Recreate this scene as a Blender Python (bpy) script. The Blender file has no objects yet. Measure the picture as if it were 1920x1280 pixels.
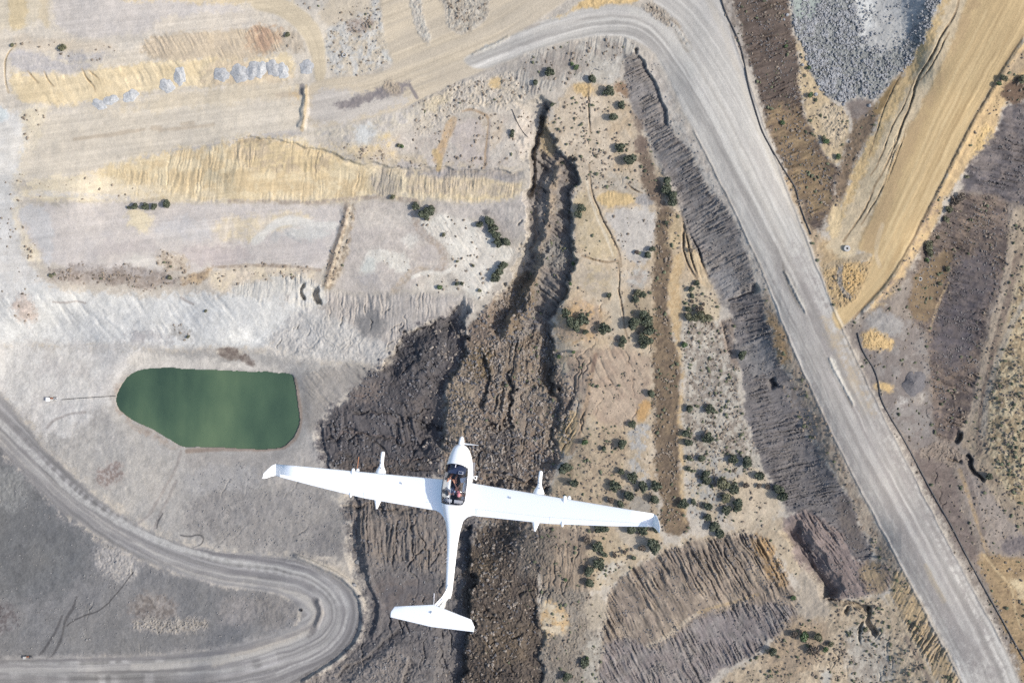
import bpy, bmesh, math, random
import numpy as np
from mathutils import Vector, Matrix, Euler

# ------------------------------------------------------------------ camera, sky, sun, exposure
SC = bpy.context.scene
COL = SC.collection
H = 560.0            # height of the camera over the datum
S = 0.3              # metres of ground (at the datum) per photograph pixel
cam_d = bpy.data.cameras.new('camera'); cam_d.lens = 35; cam_d.sensor_width = 36
cam_d.clip_end = 20000; cam_d.clip_start = 0.5
cam = bpy.data.objects.new('camera', cam_d); COL.objects.link(cam)
cam.location = (0, 0, H); SC.camera = cam
SUN_EL = math.radians(43); SUN_AZ = math.radians(-9)     # azimuth from +X, anticlockwise
W = bpy.data.worlds.new('World'); SC.world = W; W.use_nodes = True
nt = W.node_tree; bg = nt.nodes['Background']
sky = nt.nodes.new('ShaderNodeTexSky'); sky.sky_type = 'NISHITA'; sky.sun_disc = False
sky.sun_elevation = SUN_EL; sky.sun_rotation = math.radians(90) - SUN_AZ
sky.dust_density = 2.0
nt.links.new(sky.outputs[0], bg.inputs[0]); bg.inputs[1].default_value = 0.165
sun_d = bpy.data.lights.new('sun', 'SUN'); sun_d.energy = 3.45; sun_d.angle = math.radians(0.55)
sun_d.color = (1.0, 0.955, 0.89)
sun = bpy.data.objects.new('sun', sun_d); COL.objects.link(sun)
sv = Vector((math.cos(SUN_EL)*math.cos(SUN_AZ), math.cos(SUN_EL)*math.sin(SUN_AZ), math.sin(SUN_EL)))
sun.rotation_euler = (-sv).to_track_quat('-Z', 'Y').to_euler(); sun.location = sv*900
SC.view_settings.view_transform = 'Standard'; SC.view_settings.look = 'None'
SC.view_settings.exposure = 0.52; SC.view_settings.gamma = 1
SC.cycles.max_bounces = 5; SC.cycles.use_denoising = False
KA = 1.75            # how bright a white flat surface comes out, used to turn seen colours into albedo
rng = np.random.RandomState(7); random.seed(7)

# ------------------------------------------------------------------ noise and raster helpers
STEP = 1.4
XS = np.arange(-130, 2051, STEP, dtype=np.float32); YS = np.arange(-90, 1371, STEP, dtype=np.float32)
NX, NY = len(XS), len(YS)
GX, GY = np.meshgrid(XS, YS)
TAB = rng.rand(16, 256, 256).astype(np.float32)
def vn(x, y, seed=0):
    t = TAB[seed % 16]
    xi = np.floor(x).astype(np.int32); yi = np.floor(y).astype(np.int32)
    fx = (x-xi).astype(np.float32); fy = (y-yi).astype(np.float32)
    fx = fx*fx*(3-2*fx); fy = fy*fy*(3-2*fy)
    x0 = xi & 255; x1 = (xi+1) & 255; y0 = yi & 255; y1 = (yi+1) & 255
    return (t[y0, x0]*(1-fx)+t[y0, x1]*fx)*(1-fy)+(t[y1, x0]*(1-fx)+t[y1, x1]*fx)*fy
def fbm(x, y, seed=0, oct=4, g=.55):
    s = 0; a = 1; n = 0
    for k in range(oct):
        s = s+a*vn(x*2**k+17.3*k, y*2**k+5.1*k, seed+k); n += a; a *= g
    return s/n                                    # 0..1
def ss(a, b, x): t = np.clip((x-a)/(b-a), 0, 1); return t*t*(3-2*t)
W1 = fbm(GX/26, GY/26, 1, 4)*2-1; W2 = fbm(GX/26, GY/26, 5, 4)*2-1
WX = GX+9*W1; WY = GY+9*W2
WXs = GX+2.2*W1; WYs = GY+2.2*W2
WXj = GX+20*W1+9*(fbm(GX/9, GY/9, 12, 3)-.5); WYj = GY+20*W2+9*(fbm(GX/9, GY/9, 14, 3)-.5)
EDGE = 1.5*(fbm(GX/11, GY/11, 3, 5, .8)-.5)
def box(a, r):
    if r < 1: return a
    for ax in (0, 1):
        p = np.pad(a, [(r+1, r) if i == ax else (0, 0) for i in (0, 1)], mode='edge')
        c = np.cumsum(p, axis=ax, dtype=np.float64); n = 2*r+1
        a = ((c[n:]-c[:-n]) if ax == 0 else (c[:, n:]-c[:, :-n]))/n
    return a.astype(np.float32)
def chaikin(p, n=1, closed=True):
    p = np.array(p, float)
    for _ in range(n):
        if closed:
            q = np.roll(p, -1, 0); p = np.stack([.75*p+.25*q, .25*p+.75*q], 1).reshape(-1, 2)
        else:
            a, b = p[:-1], p[1:]
            m = np.stack([.75*a+.25*b, .25*a+.75*b], 1).reshape(-1, 2); p = np.vstack([p[:1], m[1:-1], p[-1:]])
    return p
def win(p, m):
    x0, y0 = p.min(0)-m; x1, y1 = p.max(0)+m
    i0 = max(0, int((y0-YS[0])/STEP)); i1 = min(NY, int((y1-YS[0])/STEP)+2)
    j0 = max(0, int((x0-XS[0])/STEP)); j1 = min(NX, int((x1-XS[0])/STEP)+2)
    return slice(i0, i1), slice(j0, j1)
def pmask(poly, soft=2.0, warp=1, sm=1):
    p = chaikin(poly, sm) if sm else np.array(poly, float)
    w = win(p, 14+soft*2)
    X, Y = ((GX, GY), (WX, WY), (WXs, WYs), (WXj, WYj))[warp]; X = X[w]; Y = Y[w]
    ins = np.zeros(X.shape, bool)
    q = np.roll(p, -1, 0)
    for (xa, ya), (xb, yb) in zip(p, q):
        if ya == yb: continue
        ins ^= ((ya > Y) != (yb > Y)) & (X < (xb-xa)*(Y-ya)/(yb-ya)+xa)
    m = ins.astype(np.float32); r = max(1, int(round(soft*(2.2 if warp == 1 else .7)/STEP)))
    m = box(box(m, r), r)
    if warp == 1:
        m = ss(.2, .8, m+EDGE[w]*4*m*(1-m))       # ragged, not blurred, borders between soils
    return w, m
def pdist(line, m, warp=2, sm=2):
    """signed distance (left of travel positive) and distance along a traced line"""
    p = chaikin(line, sm, False); w = win(p, m)
    X, Y = ((GX, GY), (WX, WY), (WXs, WYs), (WXj, WYj))[warp]; X = X[w]; Y = Y[w]
    best = np.full(X.shape, 1e9, np.float32); sd = best.copy(); vv = best.copy(); acc = 0
    for (xa, ya), (xb, yb) in zip(p[:-1], p[1:]):
        dx, dy = xb-xa, yb-ya; L = math.hypot(dx, dy)+1e-6
        t = np.clip(((X-xa)*dx+(Y-ya)*dy)/L/L, 0, 1)
        ex = X-xa-t*dx; ey = Y-ya-t*dy; d = ex*ex+ey*ey
        k = d < best; best[k] = d[k]
        cr = -(dx*(Y-ya)-dy*(X-xa)); sd[k] = (np.sign(cr)*np.sqrt(d))[k]; vv[k] = (acc+t*L)[k]; acc += L
    return w, sd, vv, acc
BIG = fbm(GX/70, GY/70, 2, 4)
C = np.zeros((NY, NX, 3), np.float32); C[:] = (196, 186, 174)
Z = np.zeros((NY, NX), np.float32)      # large forms
A = np.zeros((NY, NX), np.float32)      # erosion rills and roughness
D = np.zeros((NY, NX), np.float32)      # how densely dry scrub grows
D2 = np.zeros((NY, NX), np.float32)     # how densely small stones lie
CLS = np.zeros((NY, NX), np.uint8)
def rills(X, Y, ang, wl, seed=3, ln=13):
    a = math.radians(ang); u = X*math.cos(a)+Y*math.sin(a); v = -X*math.sin(a)+Y*math.cos(a)
    v = v+wl*.75*(fbm(X/(wl*7), Y/(wl*7), seed+4, 2)-.5)*2
    v = v+wl*.28*(fbm(X/(wl*.9), Y/(wl*.9), seed+6, 2)-.5)*2
    r1 = np.minimum(1, np.abs(2*vn(v/wl, u/(wl*ln), seed)-1)*2.1); r2 = np.minimum(1, np.abs(2*vn(v/wl*2.1+9, u/(wl*ln*.5), seed+1)-1)*1.9)
    r3 = vn(v/wl*3.7+5, u/(wl*ln*.25), seed+2)
    return r1*.45+r2*.3+r3*.25
_seed = [0]
def P(poly, col, soft=2.0, warp=1, op=1.0, mot=None, rill=None, rough=None, dens=None, streak=None, stones=None, sm=1, dz=None, keep=False):
    _seed[0] += 1; sd = _seed[0]
    w, m = pmask(poly, soft, warp, sm); X, Y = GX[w], GY[w]
    c = np.empty(X.shape+(3,), np.float32); c[:] = col
    if mot:
        amp, sc, c2 = mot; n = ss(.38, .62, fbm(X/sc, Y/sc, sd, 4, .6))*amp
        c = c*(1-n[..., None])+np.array(c2, np.float32)*n[..., None]
    if streak:
        ang, wl, amp = streak; a = math.radians(ang); u = X*math.cos(a)+Y*math.sin(a); v = -X*math.sin(a)+Y*math.cos(a)
        n = vn(v/wl, u/(wl*22), sd)*.6+vn(v/wl*2.7, u/(wl*16), sd+1)*.4
        c = c*(1+amp*(n[..., None]-.5)*2)
    k = (m*op)[..., None]
    if not keep: C[w] = C[w]*(1-k)+c*k
    h = 0
    if rill:
        ang, wl, amp, ca = rill; r = rills(X, Y, ang, wl, sd); h = (.95 if amp >= 1.9 else .6)*amp*(r-.6)*(.3+1.15*ss(.36, .62, fbm(X/42, Y/42, sd+9, 3)))
        if ca:
            n = rills(X, Y, ang, wl*1.3, sd+5, 6)
            C[w] = C[w]*(1+ca*m[..., None]*(n[..., None]-.5)*2)
    if rough:
        amp, sc = rough; n = fbm(X/sc, Y/sc, sd+3, 5, .6)
        
        if amp < 1.3: h = h+.8*amp*(n-.5)
        else:
            aa = BIG[w]*5; xx = X*np.cos(aa)+Y*np.sin(aa); n2 = 1-np.abs(2*fbm(X/(sc*2.6)+xx/(sc*9), Y/(sc*2.1), sd+6, 4, .55)-1)*2.2; n3 = np.abs(2*fbm(X/(sc*.8), Y/(sc*1.1), sd+2, 3, .6)-1)
            n4 = fbm(X/(sc*.33), Y/(sc*.33), sd+8, 2)-.5
            h = h+amp*(.42*np.clip(n2, -1, 1)+.5*(n-.5)-.42*n3+.34*n4)
    if rill or rough: A[w] = A[w]*(1-m)+h*m
    elif not keep: A[w] = A[w]*(1-m)
    if dens is not None: D[w] = D[w]*(1-m)+dens*m
    elif not keep: D[w] = D[w]*(1-m)
    if stones is not None: D2[w] = D2[w]*(1-m)+stones*m
    if dz: Z[w] += dz*m
def L(line, width, col, soft=1.5, op=1.0, warp=2, mot=None, flat=False):
    w, sd, v, tot = pdist(line, width+8, warp); _seed[0] += 1
    d = np.abs(sd); hw = width/2*(.75+.5*vn(v/14, v*0+3, _seed[0]))
    m = 1-ss(hw-soft*.5, hw+soft, d); k = m*op
    if mot: k = k*(1-mot*ss(.4, .6, fbm(GX[w]/5, GY[w]/5, _seed[0], 3)))
    k = k[..., None]; C[w] = C[w]*(1-k)+np.array(col, np.float32)*k
    if flat: A[w] *= 1-m; D[w] *= 1-m
def prof(line, pts, taper=25, warp=1, sm=2, zref=None):
    pts = sorted(pts); mm = max(abs(pts[0][0]), abs(pts[-1][0]))+10
    w, sd, v, tot = pdist(line, mm, warp, sm)
    z = np.interp(sd, [p[0] for p in pts], [p[1] for p in pts]).astype(np.float32)
    t = ss(0, taper, v)*(1-ss(tot-taper, tot, v))
    Z[w] += z*t
def crack(line, w=3.0, d=1.6, warp=2, col=None):
    w_, sd_, v_, tot_ = pdist(line, w+12, warp, 2)
    k = ss(0, tot_*.35, v_)*(1-ss(tot_*.6, tot_, v_))*(.45+.9*vn(v_/9, v_*0+line[0][0], 6))*(CLS[w_] == 0)
    Z[w_] += np.interp(sd_/(.5+.6*vn(v_/13, v_*0+line[0][1], 7)), [-w, -w*.4, w*.3, w*.6], [0, -d, -d, 0])*k
    if col: L(line, w*1.2, col, 1.2, .6, warp)  # darker line in the soil colour stands in for shade inside the crack
def road(poly, centre, col, soft=2.5, amp=.06, wl=5, cls=None, rut=.12, mot=None, ln=40):
    w, m = pmask(poly, soft, 2, 2); _seed[0] += 1; s = _seed[0]
    w2, sd, v, tot = pdist(centre, 4000, 2, 2); sd = sd[w]; v = v[w]
    n = vn(sd/wl, v/(wl*ln), s)*.45+vn(sd/wl*2.3+4, v/(wl*ln*.7), s+1)*.35+vn(sd/wl/2.6, v/(wl*ln), s+2)*.2
    g = fbm(GX[w]/60, GY[w]/60, s+3, 3)
    c = np.array(col, np.float32)*(1+amp*2.4*(n-.5)+.05*(g-.5))[..., None]
    if mot:
        a, sc, c2 = mot; q = (ss(.4, .65, fbm(sd/sc, v/(sc*9), s+5, 3))*a)[..., None]
        c = c*(1-q)+np.array(c2, np.float32)*q
    k = m[..., None]; C[w] = C[w]*(1-k)+c*k
    A[w] = A[w]*(1-m)+m*rut*(n-.5); D[w] *= 1-m; D2[w] *= 1-m
    if cls: CLS[w][m > .5] = cls
def lin(c): c = np.clip(c, 0, 255)/255; return np.where(c < .04045, c/12.92, ((c+.055)/1.055)**2.4)

# ------------------------------------------------------------------ large relief: surveyed heights (photo x, y, metres)
CP = np.array([(0,0,6),(300,30,8),(500,60,6),(300,220,0),(50,260,0),(500,200,2),(700,150,4),(900,80,6),(700,30,6),(1050,10,8),
 (300,440,-10),(560,450,-10),(750,450,-9),(900,480,-8),(0,450,-11),(300,600,-19),(600,640,-20),(450,560,-15),(400,770,-26),(100,740,-23),(640,780,-24),
 (480,690,-23),(400,880,-24),(500,950,-21),(100,900,-21),(250,1000,-21),(400,1080,-20),(600,1140,-18),(300,1150,-22),(50,1050,-22),(0,1260,-18),(500,1270,-17),(720,800,-20),
 (850,680,-13),(850,950,-15),(750,1100,-16),(800,1250,-13),(700,620,-17),(800,560,-10),(950,700,-8),(950,850,-8),(950,1150,-6),(1100,300,3),(1150,500,3),(1150,700,2),
 (1150,900,2),(1080,1000,1),(1000,350,-1),(900,250,1),(850,340,-3),(1240,600,3),(1245,900,2),(1340,700,2),(1350,900,1),(1400,960,0),(1120,150,5),
 (1050,50,8),(1200,60,10),(1330,200,12),(1400,350,14),(1470,480,15),(1540,640,16),(1640,850,15),(1740,1060,13),(1850,1250,12),
 (1200,200,5),(1270,420,4),(1340,560,4),(1400,750,3),(1450,900,2),(1540,1000,4),(1420,100,12),(1490,120,4),(1600,100,3),(1700,300,11),(1850,60,13),(1600,520,15),
 (1545,240,3),(1550,320,6),(1800,300,10),(1880,300,2),(1850,500,0),(1780,700,-1),(1790,820,-3),(1890,560,6),(1900,800,9),(1650,700,12),(1750,900,6),
 (1850,1000,6),(1880,1150,6),(1250,1040,2),(1200,1200,-8),(1400,1200,-10),(1450,1020,2),(1500,1150,-6),(1570,1080,-2),(1600,1250,-6),(1650,1150,0),(1730,1200,6),(1050,1200,-4),
 (2050,0,10),(2050,700,8),(2050,1370,8),(-130,640,-14),(-130,0,6),(-130,1370,-16),(960,-90,8),(960,1370,-8),(1500,1370,-4)], float)
cx = np.arange(-140, 2071, 15.); cy = np.arange(-100, 1391, 15.); MX, MY = np.meshgrid(cx, cy)
num = 0; den = 1e-9
for x, y, z in CP:
    d2 = (MX-x)**2+(MY-y)**2; k = np.exp(-d2/(2*55**2))+2e-3/(1+d2/9000)**1.5; num = num+k*z; den = den+k
ZC = num/den
fx = (GX-cx[0])/15; fy = (GY-cy[0])/15; ix = np.clip(fx.astype(int), 0, len(cx)-2); iy = np.clip(fy.astype(int), 0, len(cy)-2); fx = fx-ix; fy = fy-iy
Z[:] = (ZC[iy, ix]*(1-fx)+ZC[iy, ix+1]*fx)*(1-fy)+(ZC[iy+1, ix]*(1-fx)+ZC[iy+1, ix+1]*fx)*fy

# ---- upper left: pale benches, a little haze painted into their colour, and the yellow scarp
P([(-130,-90),(620,-90),(620,260),(500,330),(-130,340)], (218,206,190), 6, mot=(.5,60,(208,199,188)), rough=(.5,9))
P([(-130,-90),(100,-90),(96,55),(-130,60)], (216,203,182), 4)
P([(12,-90),(36,-90),(56,52),(15,55)], (218,198,162), 3); P([(72,-90),(92,-90),(97,55),(76,56)], (214,198,172), 3)
P([(95,-90),(275,-90),(480,30),(470,55),(262,62),(200,70),(150,76),(100,62)], (206,197,190), 6, mot=(.5,30,(212,203,196)), streak=(-8,5,.02))
P([(480,52),(260,66),(270,50),(330,25),(480,18)], (217,205,190), 5, streak=(-5,4,.03))
P([(205,-2),(330,4),(480,3),(560,22),(590,-40),(200,-50)], (219,200,168), 4, streak=(3,4,.04))
P([(262,68),(400,56),(480,52),(535,58),(545,92),(470,108),(440,118),(350,113),(268,112)], (207,189,164), 4, rill=(62,4,1.2,.03), mot=(.5,22,(196,180,160)))
P([(455,55),(520,50),(540,66),(505,95),(470,98)], (190,160,136), 7, rill=(62,4,1.2,.04), mot=(.5,14,(205,180,150)))
P([(10,60),(80,70),(220,78),(215,110),(100,100),(20,95)], (214,200,182), 5, dens=.25)
P([(15,95),(60,93),(80,110),(150,120),(190,130),(120,138),(60,139),(20,122)], (190,184,183), 4, mot=(.6,12,(204,196,190)), rough=(.6,7))
P([(85,100),(200,98),(230,108),(160,117),(100,113)], (192,186,184), 4, mot=(.6,10,(206,196,186)), dens=.4, rough=(.6,6))
P([(12,128),(60,140),(150,137),(220,125),(300,113),(420,110),(470,116),(540,100),(565,140),(420,162),(300,168),(170,192),(100,198),(40,192),(20,170)], (231,211,176), 4, rill=(58,13,1.0,.02), mot=(.55,26,(222,200,162)))
P([(395,118),(440,112),(470,112),(560,140),(560,158),(430,164),(360,162)], (222,203,174), 5, rough=(1.2,9), mot=(.6,14,(210,190,164)))
for q in ([(52,133),(62,146),(72,155)], [(82,134),(92,154),(102,163)], [(152,128),(160,143),(172,158),(178,172)], [(165,132),(176,141),(185,150)], [(30,85),(10,105),(9,150),(16,175)]): crack(q, 2.4, 1.2, 2, (186,165,134))
P([(-130,200),(40,205),(90,225),(60,330),(-130,420)], (224,219,213), 8, mot=(.5,30,(216,209,200)))
P([(-10,205),(10,205),(14,228),(-10,235)], (214,218,220), 3)
# the long bench
P([(60,235),(100,212),(180,205),(300,192),(430,174),(500,166),(574,157),(568,244),(480,252),(400,264),(280,292),(200,318),(60,330),(30,320)], (217,205,188), 4, streak=(-8,7,.035), mot=(.45,55,(208,197,182)))
P([(300,178),(480,160),(574,152),(572,178),(400,196),(200,214),(120,212)], (220,205,182), 6, streak=(-8,6,.03))
for q,wd in (([(140,261),(200,254),(270,243)],5), ([(300,245),(345,239),(400,234)],5), ([(285,241),(300,240)],6), ([(340,232),(362,230)],6), ([(520,178),(560,176)],8)): L(q, wd, (196,180,160), 3, .7)
P([(540,168),(575,165),(575,185),(535,188)], (222,193,150), 7, op=.7)
L([(250,300),(330,286),(400,274),(480,258),(560,248)], 9, (187,180,176), 3, .8, mot=.4)
P([(-130,320),(45,330),(40,400),(50,500),(110,545),(90,640),(-130,650)], (214,211,208), 8, mot=(.5,25,(206,200,194)), dens=.12)
P([(30,200),(100,190),(85,225),(60,290),(40,335),(50,400),(90,500),(60,505),(25,410),(25,340),(50,270)], (226,212,188), 5, dens=.5, rough=(.4,6), mot=(.4,14,(216,204,188)))
# yellow scarp
P([(35,345),(150,326),(240,300),(330,286),(400,275),(480,260),(560,262),(600,280),(650,300),(720,312),(790,316),(880,318),(985,322),(985,378),(880,384),(780,372),(700,368),(650,374),(560,380),(400,384),(300,382),(200,376),(60,376)], (225,208,178), 6, rill=(97,9,1.1,.04), mot=(.6,32,(220,197,156)))
P([(195,318),(330,288),(480,262),(560,266),(640,300),(700,318),(690,362),(560,372),(430,368),(330,352),(250,345)], (223,205,172), 8, rill=(96,8,1.15,.04), mot=(.7,22,(208,184,146)))
P([(440,262),(540,262),(600,285),(640,302),(610,330),(520,318),(450,320)], (216,194,156), 7, rill=(95,7,1.8,.05), mot=(.6,16,(190,172,150)))
P([(35,345),(190,322),(210,345),(360,372),(300,382),(40,372)], (230,215,188), 7, mot=(.5,24,(222,208,188)), dens=.1)
P([(120,318),(200,320),(190,328),(120,330)], (212,202,192), 5)
P([(500,250),(600,262),(700,270),(740,300),(700,306),(620,282),(560,258)], (214,196,166), 5, rough=(1.2,8), mot=(.6,14,(196,184,172)), dens=.3)
P([(690,270),(780,290),(990,300),(990,322),(780,318),(690,308)], (196,186,178), 5, rough=(1,7), mot=(.5,14,(205,185,150)), dens=.3)
P([(752,316),(985,319),(984,342),(900,338),(800,334),(752,328)], (172,165,162), 4, rill=(92,4,1.2,.06), mot=(.4,10,(190,176,160)))
P([(762,330),(800,334),(984,342),(975,372),(880,362),(800,366),(765,362)], (206,188,160), 4, rill=(95,4.5,1.3,.05), mot=(.5,9,(184,170,156)))
P([(700,312),(752,316),(765,366),(690,370)], (196,182,160), 4, rill=(97,6,1.4,.05), mot=(.6,12,(176,166,156)))
P([(770,326),(788,330),(792,352),(778,360)], (160,140,118), 4, op=.8, keep=True)
P([(540,340),(600,335),(640,345),(650,365),(560,370)], (206,194,178), 6, op=.7, keep=True)
P([(270,300),(330,292),(380,320),(350,345),(300,340)], (216,194,150), 10, op=.6, keep=True)
L([(430,377),(520,380),(600,381),(655,370),(720,372),(780,376)], 7, (170,155,142), 3, .8, mot=.6)
L([(60,362),(110,364),(240,372)], 9, (204,200,200), 4, .6, mot=.6)
# benches below the scarp
P([(38,388),(200,380),(480,385),(600,386),(648,378),(640,430),(615,480),(600,512),(400,508),(280,512),(92,512),(40,420)], (207,198,192), 4, streak=(-2,9,.02), mot=(.5,40,(215,204,194)))
P([(38,385),(95,388),(100,470),(92,510),(62,440),(35,400)], (204,200,198), 4, mot=(.4,20,(196,192,190)))
P([(232,398),(262,392),(294,406),(288,424),(266,436),(246,424)], (233,217,187), 5); P([(280,410),(400,410),(410,450),(330,462),(290,440)], (206,200,197), 7, mot=(.4,30,(214,204,194)))
P([(400,408),(480,405),(560,400),(600,398),(598,420),(480,440),(470,455),(400,450)], (220,204,178), 5, streak=(95,5,.05), mot=(.5,12,(209,200,193)))
P([(330,462),(410,458),(480,470),(480,492),(400,500),(345,498)], (191,180,177), 5, mot=(.4,20,(202,190,183)))
P([(160,455),(290,452),(300,475),(170,480)], (200,189,184), 6, op=.7); P([(478,440),(620,430),(600,495),(480,492)], (200,191,186), 5, mot=(.4,20,(207,197,190)))
L([(478,452),(500,432),(520,418),(545,412),(580,420),(625,424)], 13, (221,216,208), 4, .9); P([(530,425),(625,420),(612,452),(560,450),(530,440)], (208,204,198), 4)
P([(498,438),(525,430),(538,445),(520,458),(500,452)], (196,191,187), 4); L([(535,432),(550,448),(562,452)], 5, (172,170,170), 2, .7, mot=.5)
P([(230,480),(300,478),(330,500),(270,506),(225,495)], (221,213,202), 5, op=.8)
P([(100,505),(200,498),(300,503),(345,515),(345,535),(300,540),(180,530),(80,526)], (180,170,164), 5, mot=(.8,9,(150,138,130)), rough=(.8,5), dens=.8)
P([(78,516),(180,512),(320,528),(315,540),(200,530),(85,528)], (158,144,134), 4, mot=(.7,8,(184,172,162)), dens=1)
P([(300,470),(355,482),(362,505),(335,512),(300,495),(285,460)], (205,190,172), 5, mot=(.8,5,(172,156,140)), dens=.9)
P([(344,532),(352,512),(372,508),(402,496),(400,505),(385,528),(362,536)], (160,140,120), 3, mot=(.7,6,(196,172,140)), rough=(1,5), dens=.6)
P([(402,502),(500,498),(600,500),(606,520),(540,526),(480,532),(430,548),(395,542),(388,525)], (224,208,184), 4, mot=(.6,14,(206,192,178)), rough=(.8,6), dens=.45)
L([(404,501),(480,497),(560,500),(600,506)], 5, (165,148,132), 2, .8, mot=.5)
P([(150,536),(350,548),(345,556),(250,550),(140,543)], (221,207,190), 4)
# pale lower slopes
P([(55,515),(100,543),(250,552),(345,556),(430,548),(520,528),(560,530),(560,590),(520,645),(480,660),(300,650),(150,652),(-130,648),(-130,560),(30,560)], (212,210,207), 6, mot=(.5,40,(200,199,198)), rill=(50,18,1.2,.01))
P([(160,575),(280,570),(330,600),(300,640),(200,630)], (200,199,198), 12, op=.8, keep=True); P([(300,565),(480,560),(520,590),(480,620),(320,600)], (217,215,212), 10, op=.8, keep=True)
P([(420,525),(600,520),(640,545),(600,560),(520,575),(440,560)], (200,196,190), 6, rill=(95,6,2,.04), mot=(.6,12,(214,208,200)))
P([(400,628),(470,620),(500,632),(480,645),(400,642)], (232,229,224), 6); P([(470,655),(560,652),(620,668),(680,684),(620,688),(540,676),(480,680)], (222,214,204), 6, rill=(60,6,1.0,.02))
P([(235,620),(290,622),(350,640),(300,650),(225,640)], (176,172,174), 7, mot=(.4,9,(200,197,195)))
P([(300,612),(360,610),(365,640),(320,635)], (200,196,192), 6, mot=(.7,4,(160,156,150)), dens=.5)
for q in ([(100,566),(125,567),(140,564),(160,569)], [(340,558),(350,564),(362,570)]): L(q, 3, (168,160,156), 1.5, .8)
P([(20,560),(50,545),(70,590),(60,615),(36,605),(28,590)], (208,192,182), 6, mot=(.7,6,(180,168,160)), dens=.5)
# walled benches in the centre
P([(655,374),(784,386),(798,430),(832,462),(845,500),(800,532),(740,548),(640,548),(618,530),(650,460)], (197,187,179), 4, mot=(.5,20,(207,196,186)), streak=(4,5,.02))
P([(662,392),(780,392),(782,424),(664,428)], (206,196,186), 4, streak=(3,6,.05))
P([(648,376),(660,372),(664,400),(652,470),(640,512),(622,550),(604,556),(608,520),(618,480),(640,430)], (208,192,170), 3, mot=(.8,5,(164,146,126)), rough=(1,5), dens=.8)
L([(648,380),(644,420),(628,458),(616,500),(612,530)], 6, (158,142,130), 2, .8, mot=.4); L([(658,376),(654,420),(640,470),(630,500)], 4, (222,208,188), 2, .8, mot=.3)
P([(682,482),(692,466),(712,462),(735,470),(752,466),(758,480),(770,492),(772,508),(752,518),(738,512),(728,492),(706,490),(700,508),(690,516),(678,512)], (224,218,208), 3, mot=(.5,7,(208,200,190)), dens=.3)
P([(682,486),(700,484),(698,508),(686,516),(678,508)], (206,205,198), 3); P([(776,460),(808,456),(820,478),(800,492),(778,486)], (200,190,184), 5)
P([(750,445),(785,440),(790,455),(770,470),(752,462)], (222,216,207), 4, op=.8); P([(672,512),(700,508),(705,530),(680,540),(665,530)], (184,178,176), 5, op=.8)
L([(776,378),(780,420),(798,442),(826,458),(834,490),(820,510)], 13, (176,160,146), 4, .8, mot=.7); L([(740,545),(756,525),(778,505),(800,505)], 11, (190,174,156), 4, .8, mot=.7)
L([(775,520),(800,510),(830,514),(850,502)], 7, (230,223,212), 3, .9)
P([(790,402),(815,398),(850,404),(890,410),(905,430),(945,462),(968,468),(950,505),(922,545),(902,562),(860,545),(852,520),(842,480),(822,446),(796,432)], (226,219,208), 4, mot=(.45,22,(212,202,190)), rill=(55,8,.8,.02), dens=.15)
P([(778,524),(842,512),(860,535),(900,562),(870,556),(800,542),(770,548)], (217,208,195), 4, dens=.3, mot=(.5,12,(198,186,174)))
P([(834,516),(858,512),(860,530),(842,534)], (180,172,164), 3, dens=.6)
P([(800,372),(880,380),(985,376),(1000,300),(1012,300),(1000,380),(985,420),(965,470),(900,425),(890,408),(830,400),(795,396)], (192,183,176), 5, mot=(.6,18,(204,194,184)), rough=(.6,7))
P([(902,394),(920,392),(920,404),(908,408)], (140,134,132), 2)
P([(985,322),(1000,240),(1004,205),(960,215),(915,225),(850,225),(800,245),(700,260),(700,285),(800,292)], (203,193,182), 5, mot=(.6,16,(190,178,168)), rough=(.7,7), dens=.25)
P([(845,240),(905,215),(918,240),(905,318),(860,300),(850,270)], (196,184,176), 4, mot=(.5,20,(206,192,176)), dens=.2)
P([(872,212),(905,200),(950,225),(945,260),(920,300),(912,240)], (205,192,176), 4, dens=.5, mot=(.5,9,(188,170,150)))
L([(850,225),(838,250),(828,280),(820,300)], 15, (202,170,132), 4, .85, mot=.3); L([(816,286),(826,300),(822,318)], 10, (206,178,132), 3, .8)
L([(868,208),(885,205),(905,212),(918,222),(914,260),(908,315)], 4, (176,150,122), 2, .8); L([(918,225),(917,260),(910,316)], 3, (170,160,154), 1.5, .8)
P([(650,268),(760,276),(745,300),(660,296)], (210,190,158), 4, rough=(1,7), mot=(.6,9,(190,178,166)), dens=.6)
P([(760,200),(840,160),(900,145),(960,120),(1000,100),(1000,150),(985,200),(940,205),(880,200),(845,225),(800,250),(770,240)], (204,192,176), 5, mot=(.6,14,(192,184,176)), rough=(1.4,9), dens=.45)
P([(905,150),(935,138),(945,155),(920,166)], (215,187,142), 4); P([(785,190),(840,165),(860,175),(820,215),(790,215)], (204,190,166), 5, rough=(1.5,9), mot=(.5,12,(190,178,164)))
P([(560,245),(640,235),(720,215),(780,195),(800,205),(770,235),(690,262),(600,262)], (194,186,178), 4, rough=(1.2,7), mot=(.6,10,(208,196,176)))
P([(660,235),(705,232),(700,262),(676,280),(664,260)], (208,208,206), 5, op=.9); P([(690,262),(740,250),(745,265),(700,276)], (214,192,150), 5)
L([(1006,160),(1000,140),(985,180)], 5, (205,175,130), 3, .0)
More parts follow.
